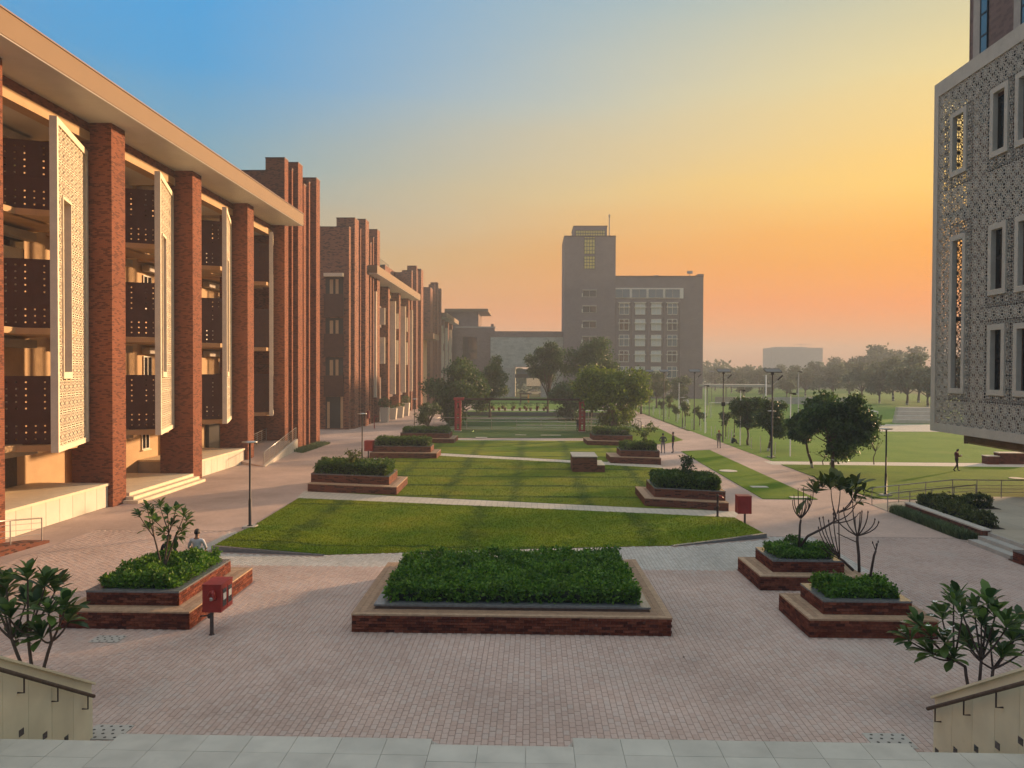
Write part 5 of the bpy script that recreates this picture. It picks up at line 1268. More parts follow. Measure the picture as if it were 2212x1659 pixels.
def solar_light(label, x, y, h=7.2, s=1.0):
    t = thing('solar_street_light', label, 'solar light', (x, y, 0), 0, 'solar street lights along the path')
    MB().lathe((0,0,0), [(.13,0),(.13,.03),(.075,.04),(.055,h-.35)], 10).build('pole', M['black_metal'], t, True, local=True)
    m = MB(); a = math.radians(18); ux, uy, uz = (1,0,0), (0,math.cos(a),math.sin(a)), (0,-math.sin(a),math.cos(a))
    m.obox((0,0,h-.05), ux, uy, uz, -.62*s, .62*s, -.45*s, .45*s, -.02, .02); o = m.build('panel', M['solar'], t, local=True)
    f = MB()
    for b in ((-.64,-.62,-.46,.46),(.62,.64,-.46,.46),(-.62,.62,-.47,-.45),(-.62,.62,.45,.47)): f.obox((0,0,h-.05), ux, uy, uz, b[0]*s,b[1]*s,b[2]*s,b[3]*s,-.03,.03)
    f.build('panel_frame', M['black_metal'], o, local=True)
    MB().box(-.10,.10,-.08,.08,h-.4,h-.1).build('mounting_head', M['black_metal'], t, local=True)
    MB().tube([(0,0,h-1.25),(.25,0,h-1.05),(.42,0,h-.80)], .022, 6).build('arm', M['steel'], t, local=True)
    m = MB(); d = Vector((.72,0,.70)).normalized(); n = Vector((-d.z,0,d.x)); m.obox((.40,0,h-.83), d, (0,1,0), n, 0, .55, -.09, .09, -.045, .05); m.build('lamp_head', M['black_metal'], t, local=True)
    MB().box(-.16,.16,-.13,.13,3.6,4.0).build('battery_box', M['black_metal'], t, local=True) if h < 7.21 and y > 70 and y < 80 else None
solar_light('nearest and tallest looking solar street light, rising behind the dark pitch-side trees', GY(1669,800,63.2).x, 63.2)
solar_light('second solar street light along the path, with a box on its thin pole', 19.09, 77.74)
solar_light('third solar street light along the path, in front of the tower wing edge', GY(1500.5,800,93.5).x, 93.5)
solar_light('fourth solar street light along the path, in front of the pale hazy trees', GY(1434.6,800,110).x, 110)
solar_light('fifth solar street light along the path, partly behind the bright tree', GY(1403,800,124).x, 124)
solar_light('small far solar street light beyond the pitch', GY(1538,806,185).x, 185)
def pitch_pole(label, px, py_b, py_t, r=.05, mat='white_paint', heads=True, Y=None):
    p = GZ(px, py_b) if Y is None else Vector((GY(px,850,Y).x, Y, 0)); h = GY(px, py_t, p.y).z
    t = thing('pitch_light', label, 'floodlight pole', p, 0, 'thin light poles round the pitch')
    MB().lathe((0,0,0), [(r*1.5,0),(r*1.5,.05),(r,.06),(r*.8,h)], 8).build('pole', M[mat], t, True, local=True)
    if heads: MB().box(-.02,.38,-.1,.1,h-.02,h+.06).box(.2,.42,-.12,.12,h-.12,h-.0).box(-.12,.02,-.1,.1,h,h+.05).build('lamp_head', M['black_metal'], t, local=True)
pitch_pole('white pitch light pole nearest the tower, farthest of the line', 1466.4, 903, 826)
pitch_pole('white pitch light pole above the walking person', 1522.9, 936, 833)
pitch_pole('white pitch light pole just left of the dark tree pair', 1598.8, 962, 843)
pitch_pole('white pitch light pole between the dark tree pair and the tallest tree', 1706.8, 986.4, 850)
pitch_pole('thick white post beyond the dark tree pair', 1654.6, 0, 810, .10, heads=False, Y=118)
pitch_pole('grey green mast beyond the pitch, left of the tallest tree', 1724.8, 0, 803, .06, 'grey_concrete', Y=98)
# white stakes along the path
rk = random.Random(9); k = 0
for i in range(30):
    y = 66+i*2.6+rk.uniform(-.7,.7); x = 19.3+rk.uniform(0,1.3)+(.8 if i % 3 == 0 else 0); h = rk.uniform(1.0,1.5)
    o = MB().tube([(0,0,0),(rk.uniform(-.05,.05),0,h)], [.035,.028], 6).build('tree_stake', M['white_paint']); o.location = (x,y,0)
    tag(o, 'thin white stake beside the right path, '+ORD[i]+' from the near end', 'stake', 'white stakes along the path')
# blue notice board, goals, shelter
def goal(label, px, py, Y, w, rz):
    p = Vector((GY(px, py, Y).x, Y, 0)); t = thing('goal_frame', label, 'football goal', p, rz, 'football goals')
    MB().tube([(-w/2,0,0),(-w/2,0,2.3),(w/2,0,2.3),(w/2,0,0)], .07, 6).build('posts', M['white_paint'], t, local=True)
    for s in (-1,1): MB().tube([(s*w/2,0,2.3),(s*w/2,.7,2.25),(s*w/2,1.9,.05)], .055, 6).build('stay', M['white_paint'], t, local=True)
goal('white football goal frame beyond the path lamp post, seen from its end', 1486, 880, 128, 5, math.radians(80))
goal('white football goal frame beside the left dark tree of the pair', 1580, 880, 120, 6.5, math.radians(6))
goal('white football goal frame at the right of the tallest tree', 1884, 900, 97, 4.5, math.radians(82))
t = thing('notice_board', 'small blue and white notice board in the grass beside the path', 'board', GZ(1520,911))
q = GZ(1520,911); MB().box(-.05,.05,-.3,.3,.35,1.0).build('board', M['white_paint'], t, local=True)
mblue = plain('blue_paint', (.05,.25,.5), .5, 0); MB().box(-.052,.052,-.3,.3,1.0,1.3).build('header', mblue, t, local=True); MB().tube([(0,.25,0),(0,.25,.4)], .03, 6).tube([(0,-.25,0),(0,-.25,.4)], .03, 6).build('post', M['black_metal'], t, local=True)
t = thing('shelter', 'long flat pale canopy on posts at the far side of the pitch', 'shelter', (GY(1590,835,165).x,165,0))
x0, x1 = GY(1518,835,165).x, GY(1660,835,165).x; zz = GY(1590,834,165).z
MB().box(x0,x1,163,169,zz-.15,zz+.35).build('canopy', M['grey_concrete'], t)
for k in range(4): xx = x0+1+(x1-x0-2)*k/3; MB().box(xx-.1,xx+.1,165,165.2,0,zz-.15).build('post', M['grey_concrete'], t)
t = thing('low_wall', 'low grey wall at the far end of the playing field', 'wall', (70,172,0)); MB().box(GY(1545,870,172).x,GY(1860,870,172).x,172,172.4,0,1.5).build('wall', M['grey_concrete'], t)
t = thing('court_stand', 'pale stepped stand beside the lattice building, beyond the field', 'stand', (GY(1965,905,108).x,108,0))
for k in range(4): MB().box(GY(1935+k*8,905,108).x,GY(2035,905,108).x,108+k*.8,109+k*.8,0,.5+.55*k).build('stand_step', M['concrete_path'], t)
sheet('court', [(GY(1880,900,93).x,93),(GY(2060,900,93).x,93),(GY(2060,900,106).x+2,106),(GY(1880,900,106).x-2,106)], .03, M['path'], .03)

# ------------------------------------------------------------------ hose cabinets and standpipe
def hose_box(label, loc, w, d, h, zb, pr=.05, glazed_=True, pipe=True):
    t = thing('hose_cabinet', label, 'hose cabinet', loc, 0, 'red hose cabinets')
    MB().lathe((0,0,0), [(pr*1.5,0),(pr*1.5,.02),(pr,.03),(pr,zb)], 10).build('post', M['bark_dark'], t, True, local=True)
    b = MB().box(-w/2,w/2,0,d,zb,zb+h).box(-w/2-.015,w/2+.015,-.015,d+.015,zb+h,zb+h+.02).build('cabinet', M['red'], t, local=True)
    if glazed_:
        for k in range(2):
            y0 = .05+k*(d-.05)/2
            f = MB().box(w/2,w/2+.012,y0,y0+d/2-.08,zb+.08,zb+h-.08).build('door', M['red'], t, local=True)
            MB().box(w/2+.012,w/2+.016,y0+.03,y0+d/2-.11,zb+.13,zb+h-.13).build('pane', M['dark_glass'], f, local=True); MB().box(w/2+.016,w/2+.019,y0+.06,y0+d/2-.14,zb+h*.42,zb+h*.66).build('sticker', M['white_paint'], f, local=True)
    if pipe:
        vx = w*.18
        MB().tube([(vx,.0,zb+.35),(vx,-.09,zb+.42),(vx,-.12,zb+.52),(vx-.02,-.1,zb+.58),(vx-.08,-.09,zb+.56),(vx-.12,-.12,zb+.45)], [.05,.055,.055,.05,.05,.045], 8).build('valve', M['red'], t, True, local=True)
        MB().lathe((vx-.05,-.12,zb+.34), [(.03,0),(.05,.02),(.05,.08),(.03,.1)], 8).build('coupling', M['steel'], t, True, local=True)
        MB().tube([(-w/2-.05,-.02,zb-.09),(pr,-.02,zb-.07)], .02, 6).lathe((-.06,-.02,zb-.15), [(.02,0),(.05,.04),(.05,.1),(.02,.13)], 8).build('stopcock', M['bark_dark'], t, local=True)
    return t
hose_box('red hose cabinet with glazed doors and a valve, right of the left foreground planter', GZ(457.5,1372)+Vector((0,0,.0)), .50, .78, .72, .60)
hose_box('red hose cabinet on a short post at the right corner of the front lawn', GZ(1608.8,1131.6), .62, .55, .80, .46, glazed_=False, pipe=False)
hose_box('red hose cabinet at the left end of the middle left lawn planter', GZ(795.6,989.2), .66, .9, .78, .55, pipe=False, glazed_=False)
hose_box('red hose cabinet against the fins of the second brick block', Vector((GY(793,910,98).x,97.4,0)), .66, .6, 1.0, .9, pipe=False, glazed_=False)
p = GZ(1550,1116.7); t = thing('standpipe', 'dark red hydrant standpipe in front of the nearest right lawn planter', 'hydrant', p)
MB().lathe((0,0,0), [(.10,0),(.10,.03),(.055,.04),(.055,.42),(.08,.44),(.08,.52),(.055,.54),(.055,.95),(.075,.98),(.075,1.06),(.03,1.12)], 12).build('riser', M['bark_dark'], t, True, local=True)
MB().tube([(0,0,.98),(.16,-.02,1.0),(.24,-.04,.9)], [.055,.05,.05], 8).build('outlet', M['red'], t, True, local=True)
MB().tube([(-.12,0,.4),(-.02,0,.4)], .03, 6).tube([(-.14,0,.33),(-.14,0,.47)], .025, 6).build('stopcock', M['bark_dark'], t, local=True)
p = GZ(808.6,925.4); o = MB().tube([(p.x,p.y,0),(p.x,p.y,1.5)], .06, 8).tube([(p.x,p.y,1.45),(p.x+.5,p.y,1.5)], .05, 6).build('standpipe', M['red']); tag(o, 'thin red standpipe on the walk by the second brick block', 'hydrant')

# ------------------------------------------------------------------ railings, ramps, terrace
def railing(name_label, pts, h, rails, spacing, r=.025, wires=.010, curl=True, mat='steel', ends=True, group=None, cat='railing'):
    """pts: foot line in world space"""
    pts = [Vector(p) for p in pts]; t = thing('railing', name_label, cat, pts[0], 0, group); upv = Vector((0,0,h))
    top = [p+upv for p in pts]
    tp = list(top)
    if curl: tp = [top[0]-Vector((0,0,.12))]+[top[0]+(top[1]-top[0]).normalized()*.06-Vector((0,0,.015))]+[top[0]+(top[1]-top[0]).normalized()*.16]+top[1:]
    MB().tube(tp, r, 8).build('top_rail', M[mat], t, True)
    for k in rails: MB().tube([p+Vector((0,0,h*k)) for p in pts], wires, 5).build('rail', M[mat], t)
    for a, b in zip(pts, pts[1:]):
        n = max(1, round((b-a).length/spacing))
        for i in range(n+(1 if b is pts[-1] else 0)):
            q = a.lerp(b, i/n); MB().tube([q, q+upv], r*.85, 6).build('post', M[mat], t)
    return t
TZ = .45
mb = MB(); mb.prism([(22.3,24),(45,24),(45,41.6),(22.3,41.6)], -.02, TZ); mb.prism([(18.9,29.4),(22.3,29.4),(22.3,39.4),(18.9,39.4)], -.02, TZ); struct(mb.build('terrace', M['terrace']))
mb = MB(); mb.prism([(18.0,39.4),(22.3,39.4),(22.3,41.4),(18.0,41.4)], -.02, TZ, top=[.02,TZ,TZ,.02]); struct(mb.build('ramp', M['terrace']))
t = thing('terrace_wall', 'low dark wall with a pale coping along the raised terrace on the right', 'wall', (18.75,35.4,0)); MB().box(18.6,18.92,32.3,38.9,0,.50).build('wall', M['brick_planter'], t); MB().box(18.57,18.97,32.27,38.93,.50,.56).build('coping', M['concrete_path'], t)
st = MB()
for k in range(3): st.box(18.0+.40*k, 18.9, 29.42, 32.26, .15*k, .15*(k+1)-(.0 if k < 2 else .002))
struct(st.build('stair', M['grey_concrete']))
railing('long steel handrail on the far side of the right ramp, running on along the terrace', [(17.98,41.25,.0),(22.2,41.3,TZ),(26,41.3,TZ),(32,41.3,TZ)], .92, (.3,.5,.7), 1.25, .028)
railing('shorter steel handrail on the near side of the right ramp', [(17.94,39.35,.0),(22.4,39.5,TZ)], .92, (.3,.5,.7), 1.1, .028)
# ground cover and bronze shrubs on the terrace edge
def tufts(label, poly, n, h, mat, seed, z=0.0, name='ground_cover'):
    r = random.Random(seed); xs = [p[0] for p in poly]; ys = [p[1] for p in poly]; m = MB(); c = 0
    while c < n:
        x, y = r.uniform(min(xs), max(xs)), r.uniform(min(ys), max(ys))
        if not inpoly(x, y, poly): continue
        c += 1; a = r.uniform(0, 2*PI); d = Vector((math.cos(a), math.sin(a), 0)); hh = h*r.uniform(.5,1.25); p = Vector((x, y, z)); lean = r.uniform(.1,.8)*hh; w = Vector((-d.y, d.x, 0))*r.uniform(.012,.02)
        b = len(m.v); q = p+d*lean*.4+Vector((0,0,hh*.65)); e = p+d*lean+Vector((0,0,hh)); m.v += [tuple(p-w), tuple(p+w), tuple(q+w*.9), tuple(q-w*.9), tuple(e)]; m.f += [(b,b+1,b+2,b+3),(b+3,b+2,b+4)]; m.m += [0,0]
    o = m.build(name, M[mat]); o['kind'] = 'stuff'; tag(o, label, 'ground cover'); return o
tufts('grey green tufted ground cover at the foot of the terrace wall on the right', [(18.0,33.0),(18.6,32.4),(18.6,39.2),(17.95,39.2)], 9000, .36, 'reedy', 51)
sheet('planting_bed', [(18.98,32.9),(19.9,32.9),(20.0,38.9),(18.98,38.9)], TZ+.01, M['soil'], .02); sheet('planting_bed', [(20.6,37.7),(22.6,37.7),(22.6,38.9),(20.6,38.9)], TZ+.01, M['soil'], .02)
hedge('low bronze green shrubs in the bed along the terrace wall on the right', [(19.05,33.1),(19.65,33.1),(19.7,38.6),(19.05,38.6)], .46, .98, 5200, .11, M['shrub_red'], 52, zvar=.15)
hedge('short row of bronze green shrubs behind the first row on the terrace', [(20.0,38.0),(22.3,38.0),(22.3,38.6),(20.0,38.6)], .46, .95, 3000, .11, M['shrub_red'], 53, zvar=.12)
tufts('low grass bed at the foot of the brick fins on the left', [(-20.7,66.0),(-19.3,64.6),(-19.2,73.2),(-20.6,74.2)], 3500, .22, 'reedy', 54)
# left ramps
railing('steel railing on a brick ramp at the left picture edge', [(-20.6,26.2,.62),(-19.6,30.35,.12)], .92, (.3,.55,.8), 1.35, .028, curl=False)
t = thing('ramp_wall', 'low brick ramp edge under the railing at the left edge of the picture', 'ramp', (-20,28,0)); MB().prism([(-19.45,30.6),(-20.5,30.6),(-20.9,25),(-20.2,25)], 0, .3, top=[.10,.10,.75,.75]).build('ramp_edge', M['brick_planter'], t)
RB = 'ramp railings by the fourth bay'
ra = [(-19.45,55.6,.05),(-20.75,67.4,.95)]
railing('outer steel railing of the ramp by the brick fins', ra, 1.0, (.15,.32,.49,.66,.83), 1.6, .03, group=RB, wires=.014, curl=False)
railing('inner steel railing of the ramp, close to the wall of the last bay', [(-22.6,59.6,.55),(-22.9,66.0,.95)], 1.0, (.15,.32,.49,.66,.83), 1.4, .03, group=RB, wires=.014, curl=False)
mb = MB(); mb.prism([(-19.3,55.4),(-19.5,55.4),(-20.85,67.5),(-20.62,67.5)], 0, .5, top=[.08,.08,.95,.95]); o = mb.build('ramp_wall', M['concrete_path']); tag(o, 'sloping ramp kerb under the outer railing by the brick fins', 'ramp')
mb = MB(); mb.prism([(-19.5,55.5),(-23.3,57.6),(-23.3,66.1),(-20.86,66.1)], 0, .5, top=[.04,.4,.93,.93]); o = mb.build('ramp', M['paving']); tag(o, 'sloping ramp floor between the two railings of the last bay', 'ramp')
# glass-fronted railing behind the lawns
yR = 92.1
t = railing('long railing across the end of the lawns, between the red gate posts', [(-10.75,yR,.03),(12.9,yR,.03)], 1.40, (.06,.2), 3.0, .03, curl=False, wires=.02)
gm, gt, gb_, gl = newmat('rail_glass'); gb_.inputs['Base Color'].default_value = (.75,.85,.82,1); gb_.inputs['Roughness'].default_value = .05; gb_.inputs['Transmission Weight'].default_value = 1; gb_.inputs['IOR'].default_value = 1.05
for k in range(8):
    x = -10.75+k*2.956; MB().quad((x+.06,yR,.3),(x+2.9,yR,.3),(x+2.9,yR,1.3),(x+.06,yR,1.3)).build('pane', gm, t)
t = railing('short railing on the left walk behind the farthest left planter', [(-12.5,90.5,0),(-10.75,92.1,0)], 1.4, (.3,.6), 1.2, .03, curl=False)
railing('dark handrail along the edge of the right path beyond the lawns', [(13.05,92.5,0),(13.05,125,0)], 1.0, (.5,), 3, .03, mat='black_metal', curl=False)
# white pots on the left walk
for i, (px, py, h, w, pl) in enumerate(((831.2,911.9,2.0,1.2,'round dark shrub'), (849.5,905.9,1.6,1.1,'small withered plant'), (864.6,902,1.6,1.1,'small green plant'), (877,898,2.0,1.15,'tall green plant'))):
    p = GZ(px, py); t = thing('pot_plant', ('tall pale square pot with a '+pl+', '+('first','second','third','fourth')[i]+' pot along the second block'), 'potted plant', p, 0, 'pale pots along the second block')
    a, b = w*.36, w*.5; m = MB(); m.add([(-a,-a,0),(a,-a,0),(a,a,0),(-a,a,0),(-b,-b,h),(b,-b,h),(b,b,h),(-b,b,h)], [(0,3,2,1),(4,5,6,7),(0,1,5,4),(1,2,6,5),(2,3,7,6),(3,0,4,7)]); m.build('pot', M['white_panel'], t, local=True)
    r = random.Random(i); hh = (1.25,.35,.5,1.0)[i]; ww = (.8,.4,.6,.65)[i]; pts = [(Vector((d.x*ww,d.y*ww,h+hh*.5+d.z*hh*.5)), r.uniform(.7,1.3)) for d in [rdir(r) for _ in range((500,90,180,350)[i])]]
    leaf_mesh('foliage', pts, r, .2, M['leaf_dark']).build('foliage', M['leaf_dark'] if i == 0 else M['leaf_mid'], t, local=True)
# red pergola gate with hanging pots
def lattice_post(t, x, y, h, w=.48):
    m = MB()
    for s in (-1, 1): m.box(x+s*w/2-.13, x+s*w/2+.13, y-.16, y+.16, 0, h)
    m.build('gate_leg', M['red_gate'], t)
    m = MB(); k = 0
    for z in (.1,.9,1.7,2.5,h-.3): m.box(x-w/2+.13, x+w/2-.13, y-.12, y+.12, z, z+.18); k += 1
    for z in (1.15,2.05): m.box(x-.08, x+.08, y-.05, y+.05, z, z+.4)
    m.build('gate_rung', M['red_gate'], t)
    MB().box(x-w/2-.15, x+w/2+.15, y-.35, y+.35, -.01, .12).build('gate_foot', M['grey_concrete'], t)
gx0, gx1 = GZ(990,931).x, GZ(1256,932).x; gy = 89.3
t = thing('garden_gate', 'pair of red slotted gate posts joined by a long dark beam beyond the lawns', 'gate', ((gx0+gx1)/2,gy,0))
lattice_post(t, gx0, gy, 3.62); lattice_post(t, gx1, gy, 3.62)
MB().box(gx0-.45, gx1+.3, gy-.14, gy+.14, 3.64, 3.86).build('top_beam', M['bark_dark'], t); MB().box(gx0-.5, gx0+.7, gy-.2, gy+.7, 3.62, 3.90).build('beam_end', M['red_gate'], t)
MB().tube([(gx0+.4,gy,3.3),(gx1-.4,gy,3.3)], .025, 5).build('wire', M['black_metal'], t)
rp = random.Random(4)
for i, px in enumerate((1063,1086,1110,1133.5,1161,1180)):
    x = GY(px, 875, gy).x; t2 = thing('hanging_pot', 'small dark hanging pot on the gate wire, '+ORD[i]+' from the left red post', 'hanging pot', (x,gy,2.3), 0, 'hanging pots on the gate')
    MB().lathe((0,0,.35), [(.12,0),(.19,.28),(.2,.3)], 8).build('pot', M['terracotta'], t2, local=True); MB().tube([(0,0,.65),(0,0,1.0)], .015, 4).build('hanger', M['black_metal'], t2, local=True)
    pts = [(Vector((rp.gauss(0,.16),rp.gauss(0,.14),.68+rp.gauss(0,.12))), rp.uniform(.7,1.2)) for _ in range(50)]; leaf_mesh('foliage', pts, rp, .14, M['leaf_dark']).build('foliage', M['leaf_dark'], t2, local=True)
for i, px in enumerate((1040,1050,1066,1078,1091,1107,1123,1137,1146,1160,1175)):
    p = Vector((GY(px, 884, 135.8).x, 135.8, .07)); t2 = thing('lawn_pot', 'small dark potted plant along the pale path of the far lawn, '+ORD[i]+' from the left', 'potted plant', p, 0, 'pots along the far path')
    MB().lathe((0,0,0), [(.18,0),(.28,.5),(.3,.55)], 8).build('pot', M['terracotta'], t2, local=True)
    pts = [(Vector((rp.gauss(0,.22),rp.gauss(0,.2),.8+rp.random()*.6)), rp.uniform(.7,1.2)) for _ in range(50)]; leaf_mesh('foliage', pts, rp, .25, M['leaf_dark']).build('foliage', M['leaf_dark'], t2, local=True)
xg = GY(1133,870,168).x; t = thing('garden_arch', 'brown wooden frame standing on the far lawn in front of the gateway', 'arch', (xg,168,0)); zz = GY(1133,852,168).z
for s in (-1,1): MB().box(xg+s*.85-.18, xg+s*.85+.18, 167.8, 168.2, .04, zz).build('arch_leg', M['orange_panel'] if s > 0 else M['bark'], t)
MB().box(xg-1.1, xg+1.1, 167.75, 168.25, zz, zz+.3).build('arch_top', M['bark'], t); MB().box(xg-.7,xg+.7,167.9,168.1,1.2,1.5).build('arch_rung', M['bark'], t)
# white car in the gateway
p = Vector((GY(1156,845,228).x, 228, 0)); t = thing('parked_car', 'white saloon car seen through the gateway of the pale hall', 'car', p)
def car():
    side = [(-2.2,.35),(2.15,.35),(2.25,.7),(1.7,.92),(1.0,1.02),(.35,1.45),(-.95,1.48),(-1.65,1.05),(-2.2,.98)]
    m = MB(); n = len(side); vs = [(x,-.85+(.12 if z > 1.1 else 0),z) for x, z in side]+[(x,.85-(.12 if z > 1.1 else 0),z) for x, z in side]
    m.add(vs, [tuple(range(n)), tuple(range(2*n-1,n-1,-1))]+[((i+1)%n,i,n+i,n+(i+1)%n) for i in range(n)]); m.build('body', M['car_white'], t, local=True)
    g = MB(); g.add([(.85,-.80,1.04),(.33,-.74,1.38),(-.25,-.74,1.40),(-.25,-.80,1.04)], [(0,1,2,3)]); g.add([(-.33,-.80,1.04),(-.33,-.74,1.40),(-.95,-.74,1.40),(-1.5,-.80,1.06)], [(0,1,2,3)])
    for i in range(len(g.v)): g.v[i] = (g.v[i][0], g.v[i][1]-.06, g.v[i][2])
    g.build('window', M['dark_glass'], t, local=True)
    for x in (-1.35,1.35):
        for y in (-.8,.8): m2 = MB(); m2.tube([(x,y-.1,.33),(x,y+.1,.33)], .33, 14); w = m2.build('wheel', M['black_metal'], t, local=True); m3 = MB(); m3.tube([(x,y-.105,.33),(x,y+.105,.33)], .18, 10); m3.build('rim', M['steel'], w, local=True)
car()
MB_w = MB(); MB_w.box(GY(1137,830,226).x,GY(1168,830,226).x,232,233,GY(1150,834,232).z,GY(1150,817,232).z); o = MB_w.build('white_hoarding', M['white_paint']); tag(o, 'white hoarding seen through the gateway above the car', 'hoarding')
# covers and slabs in the lawns
def cover(label, px, py, w, d, z, round_=False):
    p = GZ(px, py, z); m = MB()
    if round_: m.lathe((0,0,0), [(w/2,-.02),(w/2,.012)], 18)
    else: m.box(-w/2,w/2,-d/2,d/2,-.02,.012)
    o = m.build('lawn_cover', M['concrete_path']); o.location = p; tag(o, label, 'cover', 'inspection covers in the lawns')
cover('round pale cover in the narrow verge on the right', 1573,1017,1.25,0,.05,True); cover('square pale cover in the narrow verge on the right', 1640,1051.5,1.0,.6,.05)
cover('pale cover at the near end of the narrow verge, behind the frangipani', 1727,1074,1.0,.5,.06); cover('oval pale cover at the right end of the right lawn', 2196,1033,.9,.5,.05,True)
cover('small white slab in the dark lawn by the red gate, nearer the left post', 1040,945,1.2,.7,.05); cover('pale slab in the dark lawn near its middle', 1125,939.5,1.2,.4,.05); cover('pale slab in the dark lawn nearer the right gate post', 1190,940,2.2,.4,.05)
for lab, px0, px1, py0, py1, Y in (('low brick bench wall on the grass below the lattice building', 2134,2159,985,991,60.2), ('longer low brick bench wall at the right edge below the lattice building', 2160,2240,978,991,60.4)):
    x0, x1 = GY(px0,985,Y).x, GY(px1,985,Y).x; h = GY(px0,py0,Y).z; t = thing('bench_wall', lab, 'bench', ((x0+x1)/2,Y,0), 0, 'bench walls by the field'); MB().box(x0,x1,Y,Y+.8,0,h-.06).build('wall', M['brick_planter'], t); MB().box(x0-.03,x1+.03,Y-.03,Y+.83,h-.06,h).build('coping', M['concrete_path'], t)
# notice stand and water cooler at the entrance bay
ya, yb = bays[2]
t = thing('display_stand', 'orange wooden display stand with white papers inside the open entrance bay', 'display stand', (-25.2, ya+2.3, .48)); s_ = MB().box(-.06,.06,-.5,.5,.05,2.3)
s_.build('board', M['orange_panel'], t, local=True)
for k, (y, z) in enumerate(((.1,1.75),(.1,1.3))): MB().box(.061,.068,y-.2,y+.2,z-.17,z+.17).build('paper', M['white_paint'], t, local=True)
MB().box(-.2,.2,-.45,-.38,0,.06).box(-.2,.2,.38,.45,0,.06).build('foot', M['bark_dark'], t, local=True)
t = thing('water_cooler', 'white water cooler by the double door of the entrance bay', 'water cooler', (-25.6, yb-2.0, .48)); MB().box(-.25,.25,-.3,.3,0,1.15).build('cabinet', M['frame_white'], t, local=True); MB().box(.25,.27,-.2,.2,.75,1.05).build('tap_panel', M['steel'], t, local=True)

